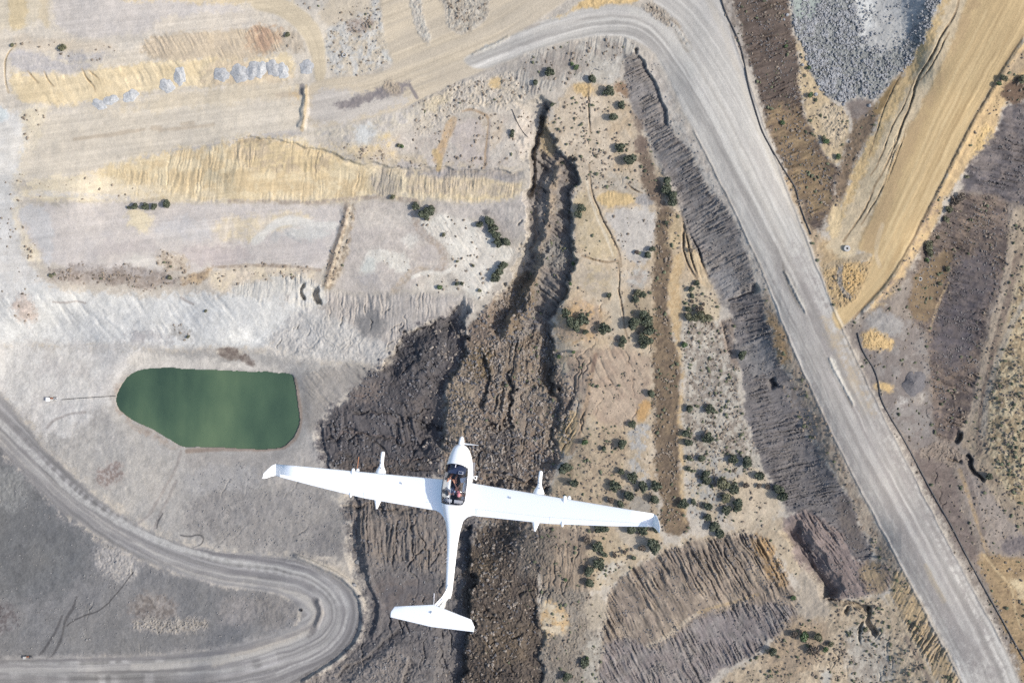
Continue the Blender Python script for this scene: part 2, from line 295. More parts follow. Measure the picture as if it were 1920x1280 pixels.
# ---- cliff below the benches and the pale spoil fans
P([(520,545),(606,548),(740,552),(800,545),(900,562),(880,600),(820,590),(780,612),(745,655),(700,640),(600,580),(520,600)], (190,181,173), 4, rill=(94,7,1.8,.05), mot=(.6,16,(174,166,160)), rough=None)
P([(545,530),(612,530),(610,580),(560,600),(535,590)], (205,202,198), 4, rill=(94,9,1.5,.04), mot=(.6,12,(218,210,198)))
P([(512,600),(560,575),(600,582),(660,610),(740,650),(735,682),(690,690),(620,672),(540,662),(500,640)], (194,190,186), 5, rough=(1.3,14), mot=(.5,26,(206,199,192)))
P([(480,560),(540,548),(560,580),(520,620),(480,640)], (206,204,201), 8, mot=(.5,20,(220,218,214)), rough=(1,14))
P([(668,590),(700,575),(722,590),(726,615),(700,636),(670,625)], (136,133,132), 6, op=.9, rough=(1,14)); P([(670,560),(695,555),(690,580),(668,585)], (146,142,140), 5, op=.8, keep=True)
P([(740,585),(775,590),(770,615),(745,620)], (166,162,154), 4, op=.7, keep=True)
# pond surroundings
P([(-130,645),(150,650),(300,652),(480,662),(620,676),(740,690),(640,745),(600,790),(590,830),(640,900),(640,950),(560,1045),(370,1030),(215,960),(40,790),(-130,600)], (177,172,167), 8, mot=(.5,60,(168,163,159)), rough=(.9,16))
P([(-130,655),(110,640),(250,650),(300,662),(230,700),(200,760),(120,830),(60,800),(-130,640)], (204,200,196), 10, mot=(.5,30,(196,190,186)), rough=(.7,16))
P([(90,655),(180,668),(230,672),(240,690),(130,685),(80,675)], (184,179,178), 8, op=.8, keep=True)
P([(240,655),(330,668),(470,680),(560,690),(556,700),(400,694),(300,688),(240,694)], (206,199,191), 4, rill=(80,4,.8,.02))
P([(395,660),(425,650),(450,650),(442,660),(462,670),(482,690),(470,694),(455,678),(425,668)], (122,110,104), 2, mot=(.5,5,(170,160,150)), rough=(.3,4))
P([(560,694),(660,684),(740,692),(680,730),(640,745),(605,780),(600,830),(560,800),(566,750)], (158,152,147), 5, rill=(48,10,1.5,.02), mot=(.4,20,(172,165,158)))
P([(340,845),(450,848),(560,838),(600,835),(640,900),(540,930),(430,900),(350,880)], (172,166,161), 6, mot=(.4,20,(162,157,154)), rough=(.7,10))
P([(380,870),(460,868),(500,890),(460,930),(370,930),(340,900)], (168,164,162), 6, mot=(.3,20,(176,171,167)), stones=.5)
P([(370,925),(480,915),(600,905),(650,960),(670,1040),(560,1045),(480,1035),(380,1010),(330,970)], (154,149,146), 7, mot=(.5,24,(166,160,155)), rough=(1,10), stones=.6)
P([(560,985),(640,960),(665,1030),(640,1060),(590,1040)], (146,141,139), 9, mot=(.5,18,(164,158,152)), rough=(1.2,12))
P([(180,880),(230,865),(235,890),(205,915),(185,905)], (176,168,164), 5, mot=(.8,4,(140,124,118)), keep=False)
for q in ([(340,845),(330,880),(300,930),(280,965),(255,985)], [(330,900),(318,930),(300,960),(290,990)], [(268,780),(240,765),(222,752)], [(90,800),(98,790),(115,782),(135,775),(160,772)]): L(q, 4, (150,142,138), 2, .7, mot=.3)
P([(202,745),(222,712),(240,700),(248,704),(228,724),(218,748),(245,786),(300,814),(350,842),(345,850),(290,822),(235,792)], (166,152,142), 3, mot=(.6,5,(190,178,166)), rough=(.6,4))
L([(352,845),(420,841),(520,843),(552,828),(564,800),(562,760),(552,712)], 6, (150,132,120), 3, .75)
# lower left grey floor
P([(-130,760),(0,835),(60,905),(120,965),(190,1015),(250,1048),(370,1088),(480,1106),(540,1118),(572,1148),(556,1178),(500,1205),(400,1225),(100,1238),(-130,1240)], (134,132,134), 6, mot=(.5,60,(125,124,129)), rough=(.5,9), stones=.3)
P([(-130,800),(0,840),(60,905),(130,975),(170,1030),(180,1058),(120,1110),(60,1130),(-130,1130)], (115,115,124), 14, mot=(.4,40,(124,124,131)), rough=(.4,8), stones=.25)
P([(20,900),(100,960),(170,1010),(165,1045),(80,1010),(10,950)], (104,104,114), 12, op=.8, keep=True)
P([(-20,870),(40,880),(60,930),(30,960),(-30,940)], (138,138,142), 8, stones=1, rough=(1.2,5))
P([(175,1020),(230,1030),(260,1060),(250,1090),(200,1085),(175,1050)], (168,163,160), 6, rough=(1.6,8), mot=(.4,9,(182,176,170)))
P([(-20,1125),(30,1132),(38,1165),(15,1190),(-20,1192)], (110,104,108), 6, mot=(.8,5,(140,138,142)))
P([(240,1110),(330,1118),(330,1165),(245,1165)], (152,145,141), 6, mot=(.8,5,(120,112,108)), rough=(.7,6))
P([(245,1155),(390,1162),(400,1182),(250,1185)], (166,160,155), 4, rough=(2.2,4), stones=1)
P([(130,1160),(190,1165),(185,1215),(130,1215)], (126,126,134), 8, op=.8, keep=True)
P([(420,1110),(480,1118),(500,1150),(470,1175),(400,1170)], (152,147,146), 6, rough=(1,8), mot=(.4,12,(140,135,134)))
P([(470,1115),(545,1118),(562,1142),(556,1165),(500,1185),(480,1170)], (134,130,130), 5, rough=(1.2,7), mot=(.5,10,(150,145,142)), stones=.5)
for q in ([(144,1118),(137,1140),(122,1160),(118,1185),(108,1215),(95,1235),(62,1235)], [(116,1155),(100,1190),(85,1215),(72,1230)]): L(q, 4, (96,94,100), 1.5, .85)
L([(250,1072),(225,1105),(190,1145),(150,1155),(125,1172)], 1.8, (80,78,84), 1, .8)
L([(305,962),(297,975),(294,990)], 2, (90,88,90), 1, .8); L([(340,1002),(355,1005),(372,1000),(382,1008),(378,1020),(362,1026)], 2, (88,86,88), 1, .8)
# road shoulders
P([(-130,600),(0,735),(40,790),(90,850),(150,905),(215,960),(280,1000),(370,1028),(480,1038),(545,1043),(605,1066),(645,1088),(672,1120),(680,1152),(675,1190),(645,1226),(600,1256),(540,1290),(480,1370),(-130,1370),(-130,1232),(100,1232),(340,1222),(400,1217),(515,1188),(568,1172),(570,1150),(562,1132),(530,1112),(480,1104),(370,1086),(290,1056),(210,1018),(160,984),(110,952),(50,892),(0,832),(-130,700)], (158,154,152), 4, rough=(.5,8), sm=1)
P([(-20,740),(60,800),(170,900),(300,985),(420,1025),(560,1035),(640,1070),(640,1040),(520,990),(400,960),(260,900),(150,830),(60,760)], (158,154,151), 18, op=.6, keep=True)
# ---- the pit: dark rugged rock
P([(640,905),(900,890),(900,1000),(890,1100),(885,1370),(480,1370),(560,1285),(640,1240),(680,1190),(690,1150),(680,1110),(665,1040)], (124,119,119), 9, mot=(.6,24,(106,101,103)), rough=(1.5,14), stones=.3)
P([(690,1090),(800,1080),(820,1130),(800,1170),(720,1170),(700,1140)], (110,105,108), 10, mot=(.5,14,(126,114,106)), rough=(1.2,10))
P([(640,930),(830,930),(840,1050),(800,1080),(750,1050),(700,1060),(660,1000)], (122,115,111), 8, mot=(.6,9,(144,131,122)), rill=(88,7,2.4,.08))
P([(560,1285),(640,1235),(700,1230),(760,1205),(780,1260),(760,1370),(500,1370)], (146,138,134), 6, mot=(.5,14,(126,120,118)), rough=(1.8,11), stones=.5)
P([(745,655),(770,622),(820,595),(866,575),(876,600),(872,680),(836,720),(826,800),(836,860),(830,900),(720,905),(620,885),(592,832),(600,785),(640,752),(672,742),(680,704),(735,682)], (99,95,99), 8, mot=(.6,16,(88,83,87)), rough=(2.2,20))
P([(600,790),(680,760),(760,770),(800,790),(810,830),(700,840),(620,830)], (104,99,102), 6, mot=(.5,10,(88,83,86)), rill=(80,9,2.4,.04))
P([(648,738),(680,715),(720,720),(730,740),(690,760),(655,760)], (124,115,112), 5, rough=(1.8,9)); P([(690,690),(725,682),(735,700),(715,712),(688,708)], (150,112,98), 5, op=.95, keep=True)
P([(735,740),(760,740),(768,765),(745,785),(728,775)], (146,112,102), 5, op=.95, keep=True); P([(655,720),(690,708),(700,725),(665,742)], (108,76,74), 5, op=.9, keep=True)
P([(770,740),(810,735),(822,780),(790,795),(765,775)], (104,98,100), 5, rough=(1.6,10)); P([(736,655),(800,610),(860,590),(866,640),(830,690),(770,690)], (92,89,94), 5, mot=(.5,10,(112,106,106)), rough=(2.4,9))
P([(626,845),(660,852),(700,868),(800,850),(810,880),(700,900),(620,880)], (98,92,90), 5, rough=(2.6,11), mot=(.5,8,(116,104,98)))
for q in ([(620,812),(660,810),(700,815),(760,822)], [(680,880),(720,872),(760,862),(800,858)], [(652,742),(690,742),(700,735)]): L(q, 3, (140,122,114), 1.5, .5, mot=.5)
for q, c in (([(676,694),(704,690),(714,704),(700,716),(682,714)],(168,122,106)),([(646,716),(676,708),(706,712),(704,730),(684,744),(652,742)],(104,74,74)),([(728,734),(748,730),(764,746),(766,772),(748,786),(734,784),(744,764),(730,750)],(164,118,108)),([(640,746),(672,742),(690,750),(660,760)],(156,132,122)),([(740,660),(758,656),(752,690),(738,700)],(128,104,96)),([(700,860),(760,852),(770,862),(704,872)],(150,118,104)),([(560,1040),(566,1042),(570,1050)],(150,118,104)),([(690,950),(720,945),(740,960),(700,972)],(146,120,104)),([(780,1000),(800,995),(804,1050),(786,1060)],(138,112,104))): P(q, c, 3, op=.95, keep=True, mot=(.5,6,tuple(v*.75 for v in c)))
P([(575,800),(610,850),(655,880),(680,960),(704,1090),(690,1120),(660,1090),(640,1000),(610,940),(570,880)], (140,134,131), 12, op=.75, keep=True, mot=(.5,12,(124,118,116)))
P([(640,720),(690,690),(740,668),(735,700),(690,730),(640,770),(605,800),(600,780)], (128,121,118), 9, op=.6, keep=True, mot=(.5,10,(110,104,103)))
# brown eroded hillside
P([(876,600),(930,570),(1000,500),(1030,600),(1045,680),(1080,700),(1070,800),(1040,900),(1000,1000),(960,1000),(830,930),(822,800),(836,720),(872,680)], (156,140,127), 5, mot=(.75,18,(130,115,104)), rough=(1.9,11), dens=.5)
P([(835,690),(868,684),(900,700),(880,800),(850,860),(832,860)], (166,150,133), 6, mot=(.6,9,(134,120,104)), rough=(1.8,7))
P([(870,650),(930,640),(935,700),(890,720),(868,700)], (142,124,100), 7, mot=(.7,12,(110,98,84)), rough=(2.2,8), dens=.8)
P([(930,640),(1000,600),(1035,640),(1050,760),(1030,860),(960,880),(930,800)], (154,140,126), 8, mot=(.8,12,(124,109,96)), rill=(100,9,3.2,.08), dens=.9)
P([(890,790),(960,800),(1000,880),(960,900),(895,880)], (104,97,95), 8, mot=(.6,12,(136,122,108)), rough=(3,12))
P([(985,800),(1040,860),(1040,905),(990,905),(960,880)], (146,130,118), 6, mot=(.6,8,(124,110,98)), rough=(1.8,7))
P([(860,900),(1000,905),(1010,950),(870,960)], (110,101,96), 6, mot=(.5,10,(130,118,106)), rough=(2,9))
P([(1048,782),(1062,775),(1078,760),(1090,785),(1080,830),(1068,858),(1048,858)], (192,168,134), 3, rill=(118,5,2.0,.08))
for (x, y, rx, ry, c) in ((700,960,60,22,(134,122,112)),(760,1040,40,30,(128,112,102)),(690,930,40,14,(140,124,112)),(800,990,26,60,(132,118,106)),(905,960,40,22,(128,118,108)),(860,760,22,50,(150,136,114)),(940,740,40,34,(156,142,122)),(1000,820,34,40,(152,134,114)),(905,620,26,24,(148,132,106)),(800,870,50,16,(120,110,106)),(960,930,34,20,(142,126,112)),(1000,700,30,50,(156,142,124)),(760,900,60,12,(124,108,102)),(900,860,24,26,(122,112,106)),(955,1240,34,30,(128,112,98)),(945,1120,30,34,(120,106,94)),(925,1010,34,24,(124,112,102)),(740,1230,40,26,(158,150,144)),(640,1240,30,18,(150,143,138)),(690,1120,26,44,(124,118,118))):
    P([(x+rx*math.cos(t)*(1+.25*math.sin(3*t+x)), y+ry*math.sin(t)*(1+.25*math.cos(2*t+y))) for t in np.linspace(0, 6.0, 12)], c, 6, mot=(.7,8,tuple(v*.8 for v in c)), op=.75, keep=True)
# canyon
P([(1030,190),(1015,205),(1004,260),(995,300),(1000,370),(988,415),(1000,470),(970,540),(940,600),(930,640),(980,640),(1040,600),(1058,560),(1068,520),(1074,480),(1068,440),(1072,400),(1086,340),(1082,310),(1046,290),(1030,265),(1026,235),(1036,200)], (148,140,134), 3, mot=(.6,14,(126,116,110)), rill=(35,7,2.4,.08), dens=.25)
P([(1036,290),(1050,300),(1042,380),(1032,440),(1020,500),(1000,560),(988,560),(1006,490),(1024,430),(1030,380)], (168,152,134), 3, mot=(.6,8,(146,132,120)), rough=(1.8,6))
P([(1025,440),(1060,440),(1070,480),(1060,505),(1030,505),(1016,480)], (150,144,138), 3, mot=(.5,6,(128,122,116)), rough=(2,6), dens=.6)
P([(1034,240),(1030,270),(1044,292),(1034,300),(1018,290),(1012,250),(1020,210)], (188,166,134), 4, rough=(1.4,7)); P([(960,520),(1000,500),(1010,560),(960,640),(930,650),(940,600)], (150,134,116), 5, mot=(.7,9,(122,106,90)), rough=(2,8), dens=.8)
# central plateau
P([(1040,200),(1070,160),(1110,150),(1165,170),(1190,210),(1215,265),(1240,325),(1280,400),(1330,530),(1350,560),(1350,590),(1240,600),(1230,1000),(1200,1060),(1140,1100),(1080,1110),(1000,990),(1040,900),(1070,860),(1090,770),(1050,700),(1035,620),(1060,560),(1074,480),(1072,400),(1088,340),(1080,305),(1045,285),(1030,240)], (203,186,164), 4, mot=(.65,24,(190,168,140)), rough=(.6,8), dens=.22)
P([(1040,195),(1110,160),(1140,200),(1150,300),(1130,360),(1100,350),(1085,300),(1045,270)], (210,194,174), 5, mot=(.5,14,(196,178,156)), dens=.7, streak=(-40,5,.03))
P([(1075,155),(1110,153),(1118,178),(1100,185),(1082,178)], (206,178,134), 3, rough=(1.4,6)); P([(1146,145),(1165,150),(1182,175),(1176,192),(1160,178)], (156,130,108), 3, dens=.5)
P([(1115,320),(1195,330),(1240,360),(1222,385),(1180,362),(1120,358)], (196,184,168), 4, dens=.8, mot=(.5,8,(178,162,140)))
P([(1120,358),(1196,364),(1192,386),(1124,388),(1118,378)], (212,184,138), 2, rill=(88,4,.9,.04)); P([(1194,364),(1215,362),(1240,388),(1190,386)], (166,160,156), 2, rill=(80,3.5,.8,.04))
P([(1128,392),(1235,390),(1232,440),(1222,470),(1218,500),(1178,490),(1165,470),(1145,420)], (196,188,180), 4, mot=(.5,14,(208,200,190)), dens=.1)
P([(1190,420),(1232,420),(1226,470),(1226,490),(1200,485),(1180,460)], (196,192,189), 6, op=.8, keep=True)
P([(1075,360),(1098,350),(1120,400),(1160,470),(1152,490),(1090,480),(1078,440)], (206,188,160), 4, mot=(.5,14,(196,176,142)), dens=.1)
P([(1080,490),(1150,500),(1155,540),(1120,560),(1075,530)], (196,178,150), 4, mot=(.6,14,(180,168,156)), streak=(5,8,.05))
P([(1060,560),(1120,560),(1140,600),(1110,650),(1050,640),(1040,610)], (202,172,136), 5, mot=(.6,14,(184,166,152)), rough=(1,7), dens=.35)
P([(1178,500),(1220,500),(1225,540),(1190,550),(1175,540)], (190,184,176), 5, mot=(.6,8,(176,158,142)), dens=.3); P([(1170,545),(1220,540),(1228,600),(1180,640),(1165,600)], (176,160,138), 5, dens=.5)
P([(1140,495),(1158,505),(1165,560),(1170,650),(1148,640),(1145,560)], (196,182,162), 4)
P([(1060,655),(1130,650),(1220,660),(1222,700),(1200,780),(1180,800),(1130,800),(1100,760),(1070,700)], (186,166,146), 5, mot=(.65,20,(172,150,132)), rill=(60,14,.9,.03), dens=.2)
P([(1045,690),(1100,680),(1110,700),(1095,790),(1070,850),(1085,740)], (166,150,136), 6, mot=(.6,14,(146,128,114)), rough=(1.2,7), dens=.5)
L([(1117,664),(1108,700),(1103,740),(1094,780),(1085,820),(1070,850)], 7, (176,152,128), 2.5, .9); L([(1117,664),(1110,695)], 6, (140,118,106), 2, .8)
P([(1195,760),(1205,750),(1218,758),(1215,785),(1204,794),(1194,785)], (206,166,116), 2.5, rough=(1,5)); P([(1178,795),(1225,786),(1226,820),(1200,845),(1225,900),(1235,960),(1210,960),(1180,880),(1176,820)], (178,174,170), 4, mot=(.6,9,(196,170,134)), rough=(.8,5), stones=.4)
P([(1100,800),(1176,800),(1176,900),(1120,960),(1085,980),(1060,960),(1040,930),(1070,880)], (186,168,144), 5, mot=(.6,12,(170,150,128)), dens=.75, rough=(.9,6))
P([(1110,935),(1200,900),(1236,930),(1236,975),(1130,990)], (164,156,146), 6, mot=(.5,12,(188,164,132)), dens=.5); P([(1000,985),(1085,985),(1110,1000),(1120,1060),(1110,1110),(1050,1130),(1010,1110)], (160,144,128), 6, mot=(.7,12,(140,124,110)), rill=(92,8,1.6,.05), dens=.5)
P([(1100,990),(1240,990),(1240,1010),(1200,1060),(1140,1100),(1110,1100)], (198,180,154), 5, mot=(.5,14,(186,164,136)), dens=.55); P([(1130,1050),(1195,1050),(1180,1080),(1140,1100),(1120,1090)], (204,196,184), 5, dens=.9)
P([(1150,985),(1180,985),(1240,1030),(1200,1060),(1190,1040),(1165,1010)], (196,182,164), 4)
# brown scrub band and the paler strip beside it
P([(1228,392),(1250,385),(1272,400),(1262,470),(1250,560),(1265,640),(1278,700),(1272,770),(1274,850),(1280,950),(1300,1000),(1240,1005),(1236,940),(1230,850),(1226,780),(1222,700),(1226,620),(1224,540),(1228,470)], (136,118,98), 3, mot=(.7,10,(112,97,84)), rough=(1.0,5), dens=1)
P([(1196,290),(1215,280),(1225,320),(1240,345),(1252,400),(1232,395),(1205,340)], (138,120,104), 3, mot=(.5,8,(118,102,90)), dens=.7); P([(1198,252),(1212,256),(1216,285),(1200,290),(1194,270)], (134,116,104), 3)
P([(1184,210),(1204,215),(1212,248),(1196,252)], (138,122,110), 4, dens=.5)
P([(1252,395),(1278,400),(1282,470),(1264,470),(1248,470),(1254,420)], (204,182,148), 3, mot=(.5,8,(178,156,124)), dens=.6); P([(1262,470),(1282,470),(1276,560),(1276,640),(1284,700),(1278,760),(1284,860),(1290,980),(1280,990),(1274,860),(1270,780),(1276,700),(1266,640),(1250,560)], (208,182,144), 2.5, mot=(.6,5,(190,160,120)))
P([(1282,400),(1300,430),(1322,500),(1330,540),(1320,560),(1300,500),(1284,470)], (210,188,156), 3, rill=(70,9,1.4,.03), mot=(.5,8,(196,172,140)))
P([(1278,520),(1325,545),(1350,575),(1355,600),(1280,600)], (202,186,160), 4, dens=.7, mot=(.4,8,(190,174,156)))
P([(1278,596),(1352,598),(1366,650),(1384,700),(1388,740),(1400,800),(1430,850),(1440,880),(1400,900),(1290,900),(1282,800),(1288,740),(1278,650)], (192,184,172), 4, mot=(.75,7,(140,128,118)), rough=(.9,5), dens=1, stones=.5)
P([(1290,860),(1400,850),(1420,900),(1380,960),(1340,990),(1300,980),(1286,920)], (176,172,166), 5, mot=(.7,10,(196,178,152)), rough=(.8,6), dens=.7)
P([(1375,880),(1440,880),(1475,960),(1440,985),(1380,1000),(1360,985)], (204,188,166), 5, mot=(.4,14,(194,176,154)), dens=.35)
P([(1345,600),(1375,590),(1385,640),(1385,700),(1370,690),(1362,640)], (166,152,142), 3, mot=(.6,6,(140,124,112)), dens=.6, rough=(.8,5))
for q in ([(1105,310),(1108,350),(1118,385),(1132,415),(1150,450),(1163,480),(1166,500)],[(1160,490),(1163,520),(1161,550),(1168,590),(1172,620),(1180,640)],[(1090,480),(1110,486),(1140,492),(1158,488)],[(1104,165),(1104,230),(1108,250)],[(1175,345),(1190,356),(1205,362)]): crack(q, 2.6, 1.3, 2, (150,130,108))
L([(1098,330),(1110,390),(1135,440),(1150,480)], 3.5, (222,208,186), 1.5, .8)
for q in ([(1280,405),(1283,430),(1281,470),(1292,500),(1310,530)],[(1290,430),(1300,450),(1312,470),(1318,500),(1328,520)],[(1282,420),(1296,480),(1308,520)]): crack(q, 3.2, 2.0, 2, (150,128,104))
# embankment of grey spoil below the haul road
P([(960,115),(1050,85),(1110,72),(1165,68),(1200,82),(1195,100),(1172,112),(1168,150),(1110,150),(1060,150),(1030,170),(985,180),(970,150)], (184,178,170), 4, rill=(98,6,1.4,.06), mot=(.6,14,(160,150,142)), dens=.3)
P([(1000,105),(1090,95),(1100,130),(1060,140),(1000,150)], (166,158,150), 7, rill=(98,5,1.6,.06), mot=(.5,10,(150,140,134)), dens=.4)
P([(1110,110),(1165,110),(1165,150),(1120,160),(1100,140)], (196,190,182), 4, mot=(.5,8,(180,172,160)), stones=.8)
EMB1=[(1170,106),(1200,98),(1216,130),(1236,162),(1250,210),(1256,242),(1282,262),(1310,320),(1352,375),(1400,450),(1416,520),(1424,545),(1395,552),(1368,562),(1362,590),(1334,535),(1312,482),(1288,432),(1276,392),(1266,342),(1242,322),(1216,262),(1188,202),(1168,150)]
P(EMB1, (142,136,133), 3, rill=(152,4.2,1.9,.12), mot=(.6,14,(130,122,118)))
P([(1182,145),(1235,170),(1245,230),(1225,240),(1195,200)], (136,127,123), 8, op=.6, keep=True); P([(1280,360),(1330,360),(1410,500),(1400,545),(1350,500),(1300,420)], (130,124,124), 9, op=.7, keep=True)
P([(1256,240),(1288,262),(1318,318),(1300,315),(1270,280)], (122,117,118), 5, op=.7, keep=True); P([(1330,500),(1370,500),(1395,540),(1362,575),(1340,540)], (152,148,148), 5, rill=(150,4,1,.04))
P([(1362,560),(1424,545),(1440,600),(1462,690),(1492,720),(1502,800),(1562,880),(1602,940),(1625,1020),(1640,1048),(1612,1056),(1562,1012),(1484,960),(1442,902),(1412,832),(1392,742),(1386,652),(1372,590)], (123,118,119), 3, rill=(170,4.5,2.0,.11), mot=(.5,16,(116,111,114)))
P([(1385,640),(1440,620),(1460,690),(1440,710),(1392,700)], (142,138,138), 5, rill=(160,5,2,.05)); P([(1390,590),(1425,580),(1440,640),(1400,650)], (124,112,110), 7, op=.7, keep=True)
P([(1400,760),(1470,740),(1500,850),(1560,940),(1480,930),(1420,850)], (120,116,120), 8, op=.7, keep=True)
P([(1560,900),(1600,940),(1620,1010),(1606,1048),(1580,1010)], (106,99,98), 5, mot=(.5,8,(124,114,106)), rough=(1,6))
P([(1392,670),(1418,672),(1412,700),(1394,700)], (172,164,156), 4, op=.8, keep=True)
# shoulders of the haul road
P([(1205,95),(1240,130),(1270,200),(1300,260),(1340,330),(1385,400),(1425,480),(1445,540),(1420,545),(1412,500),(1380,420),(1345,372),(1310,310),(1280,258),(1256,238),(1250,208),(1236,162),(1216,130)], (200,192,183), 4, mot=(.6,8,(172,162,153)), rough=(.7,6), stones=.3)
P([(1424,545),(1445,540),(1478,610),(1530,740),(1600,900),(1680,1050),(1800,1280),(1760,1290),(1700,1150),(1640,1048),(1600,940),(1560,880),(1500,780),(1490,720),(1460,680),(1440,600)], (176,162,146), 4, mot=(.65,10,(150,134,120)), rough=(1.1,6), dens=.4)
P([(1440,570),(1458,600),(1482,650),(1478,690),(1458,680),(1445,620)], (190,158,120), 4, mot=(.5,7,(150,126,98)), dens=.5)
P([(1478,710),(1510,740),(1560,870),(1600,930),(1580,900),(1520,820),(1480,760),(1464,740),(1466,715)], (160,150,144), 4, mot=(.6,8,(138,124,114)), dens=.5)
P([(1350,-60),(1372,0),(1395,60),(1412,150),(1440,250),(1470,310),(1500,360),(1520,430),(1535,470),(1520,470),(1490,370),(1460,300),(1430,230),(1404,150),(1380,80),(1340,-30)], (170,162,155), 3, mot=(.75,9,(138,127,118)), rough=(.9,6), dens=.25)
P([(1470,310),(1500,330),(1520,380),(1535,440),(1560,470),(1535,480),(1545,560),(1530,500),(1500,410),(1478,350)], (196,174,146), 4, mot=(.6,9,(166,146,124)), rough=(1,6), dens=.3)
P([(1540,470),(1600,490),(1650,480),(1660,520),(1620,570),(1565,590),(1545,545)], (196,170,130), 4, mot=(.6,9,(176,150,116)), rough=(1.4,7), dens=.2)
P([(1530,440),(1575,445),(1590,470),(1570,500),(1545,500)], (190,166,132), 4, mot=(.5,5,(164,142,114)), rough=(.6,4))
P([(1572,500),(1600,495),(1625,515),(1610,545),(1595,556),(1575,545)], (204,172,124), 3, rough=(1.8,6), stones=.3); L([(1576,500),(1572,520),(1580,545),(1592,556)], 8, (146,144,146), 2, .85, mot=.4)
L([(1550,500),(1575,492),(1600,484),(1625,480)], 12, (176,158,132), 3, .8); 
# dark slope right of the haul road and the rubble tip
P([(1358,-60),(1478,-60),(1484,45),(1496,72),(1500,180),(1530,260),(1560,305),(1575,330),(1562,370),(1545,425),(1524,440),(1508,400),(1490,345),(1458,290),(1432,220),(1414,150),(1394,80)], (103,91,84), 3, rill=(162,5,2.0,.14), mot=(.6,16,(94,83,78)), dens=.4)
P([(1425,200),(1495,190),(1530,270),(1555,310),(1560,370),(1530,430),(1500,370),(1465,290)], (142,122,96), 7, rill=(160,5,1.9,.14), mot=(.6,14,(118,100,82)), dens=.5)
P([(1440,160),(1500,150),(1505,230),(1470,240),(1440,200)], (112,98,88), 8, op=.8, keep=True)
P([(1492,55),(1502,60),(1512,110),(1530,150),(1560,185),(1588,200),(1596,235),(1588,280),(1572,312),(1560,312),(1530,262),(1504,190)], (204,182,148), 3, mot=(.6,8,(178,160,134)), rough=(1.2,6), dens=.45)
P([(1540,185),(1580,200),(1592,240),(1575,285),(1545,255)], (206,188,162), 5, rough=(1.3,6), dens=.3)
P([(1588,190),(1640,190),(1655,205),(1630,250),(1590,340),(1560,440),(1545,430),(1562,370),(1575,310),(1592,270),(1600,230)], (142,122,102), 4, mot=(.6,10,(118,104,92)), rough=(1.2,6), dens=.5)
P([(1582,185),(1625,180),(1640,200),(1610,235),(1592,215)], (136,124,118), 4, mot=(.4,8,(160,150,142))); P([(1640,190),(1700,125),(1712,120),(1690,170),(1660,225),(1636,215)], (154,130,94), 4, mot=(.4,9,(138,116,84)))
RUB=[(1478,-60),(1790,-60),(1768,0),(1750,42),(1722,100),(1700,128),(1670,152),(1642,190),(1626,180),(1588,194),(1560,182),(1530,162),(1515,122),(1502,80),(1488,45)]
P(RUB, (156,158,160), 3, mot=(.5,14,(136,138,142)), rough=(1.6,5), stones=1)
P([(1600,-60),(1745,-60),(1740,0),(1715,55),(1690,85),(1650,102),(1625,98),(1608,60)], (188,187,186), 8, mot=(.4,20,(178,178,178)), rough=(.8,7), stones=.08)
P([(1480,-60),(1545,-60),(1540,10),(1510,40),(1488,36)], (158,166,166), 6, rough=(.8,7), stones=.2)
P([(1602,-60),(1640,-60),(1640,10),(1628,50),(1618,100),(1608,70),(1606,20)], (220,220,218), 6, op=.9, mot=(.3,8,(196,196,194)), rough=(.8,7), stones=.1)
P([(1700,20),(1740,-20),(1745,10),(1700,80),(1680,90)], (144,146,152), 5, op=.8, keep=True); P([(1530,50),(1590,60),(1600,110),(1560,120),(1530,90)], (140,143,148), 9, op=.7, keep=True)
P([(1600,100),(1680,100),(1640,170),(1590,150)], (166,166,166), 12, op=.6, keep=True)
# ---- the sand road and its bench
P([(1790,-60),(1850,-60),(1770,130),(1680,300),(1612,460),(1590,490),(1548,470),(1550,440),(1572,400),(1602,320),(1640,240),(1690,152),(1742,60),(1770,0)], (208,190,160), 3, streak=(117,7,.04), mot=(.4,30,(200,180,152)))
P([(1780,-60),(1800,-60),(1775,20),(1740,90),(1695,180),(1650,260),(1612,340),(1590,390),(1565,440),(1552,440),(1572,396),(1602,318),(1640,238),(1690,150),(1742,58),(1766,0)], (214,186,140), 3, rough=(.7,5), mot=(.4,10,(200,172,130)))
P([(1560,380),(1580,370),(1570,450),(1550,450)], (222,198,158), 3, rough=(.8,5))
for q,wd in (([(1805,-20),(1790,30),(1768,62),(1748,105),(1718,150),(1712,185),(1692,235),(1676,280),(1652,330),(1640,350)],3.4), ([(1640,350),(1622,395),(1600,425),(1582,452)],3.0), ([(1715,145),(1700,190),(1672,240),(1650,300),(1632,330)],1.9), ([(1780,60),(1745,130),(1725,150)],1.9), ([(1700,120),(1678,160),(1655,210),(1630,290)],1.8), ([(1665,330),(1640,380),(1615,420)],1.9),([(1700,240),(1680,300),(1655,360)],1.6)): crack(q, wd, 1.4 if wd > 3 else .8, 2, (150,126,98))
P([(1920,60),(2060,-20),(2060,120),(1925,170),(1880,195),(1866,240),(1872,268),(1830,292),(1800,330),(1770,380),(1752,430),(1720,480),(1690,530),(1660,580),(1640,600),(1620,590),(1680,510),(1750,370),(1830,210),(1900,100)], (208,180,138), 3, mot=(.5,10,(184,158,124)), rough=(1.1,6), dens=.15)
P([(1845,225),(1862,232),(1872,255),(1866,272),(1838,292),(1818,296),(1836,262)], (212,182,132), 3, rough=(1.4,8)); 
P([(1900,105),(1925,90),(1928,130),(1890,150),(1872,175),(1866,165)], (190,168,138), 4, mot=(.5,6,(160,142,120)), dens=.4)
P([(1752,362),(1765,370),(1735,430),(1700,490),(1660,550),(1640,575),(1632,572),(1680,510),(1716,450)], (150,130,116), 4, mot=(.6,5,(186,160,124)), dens=.4)
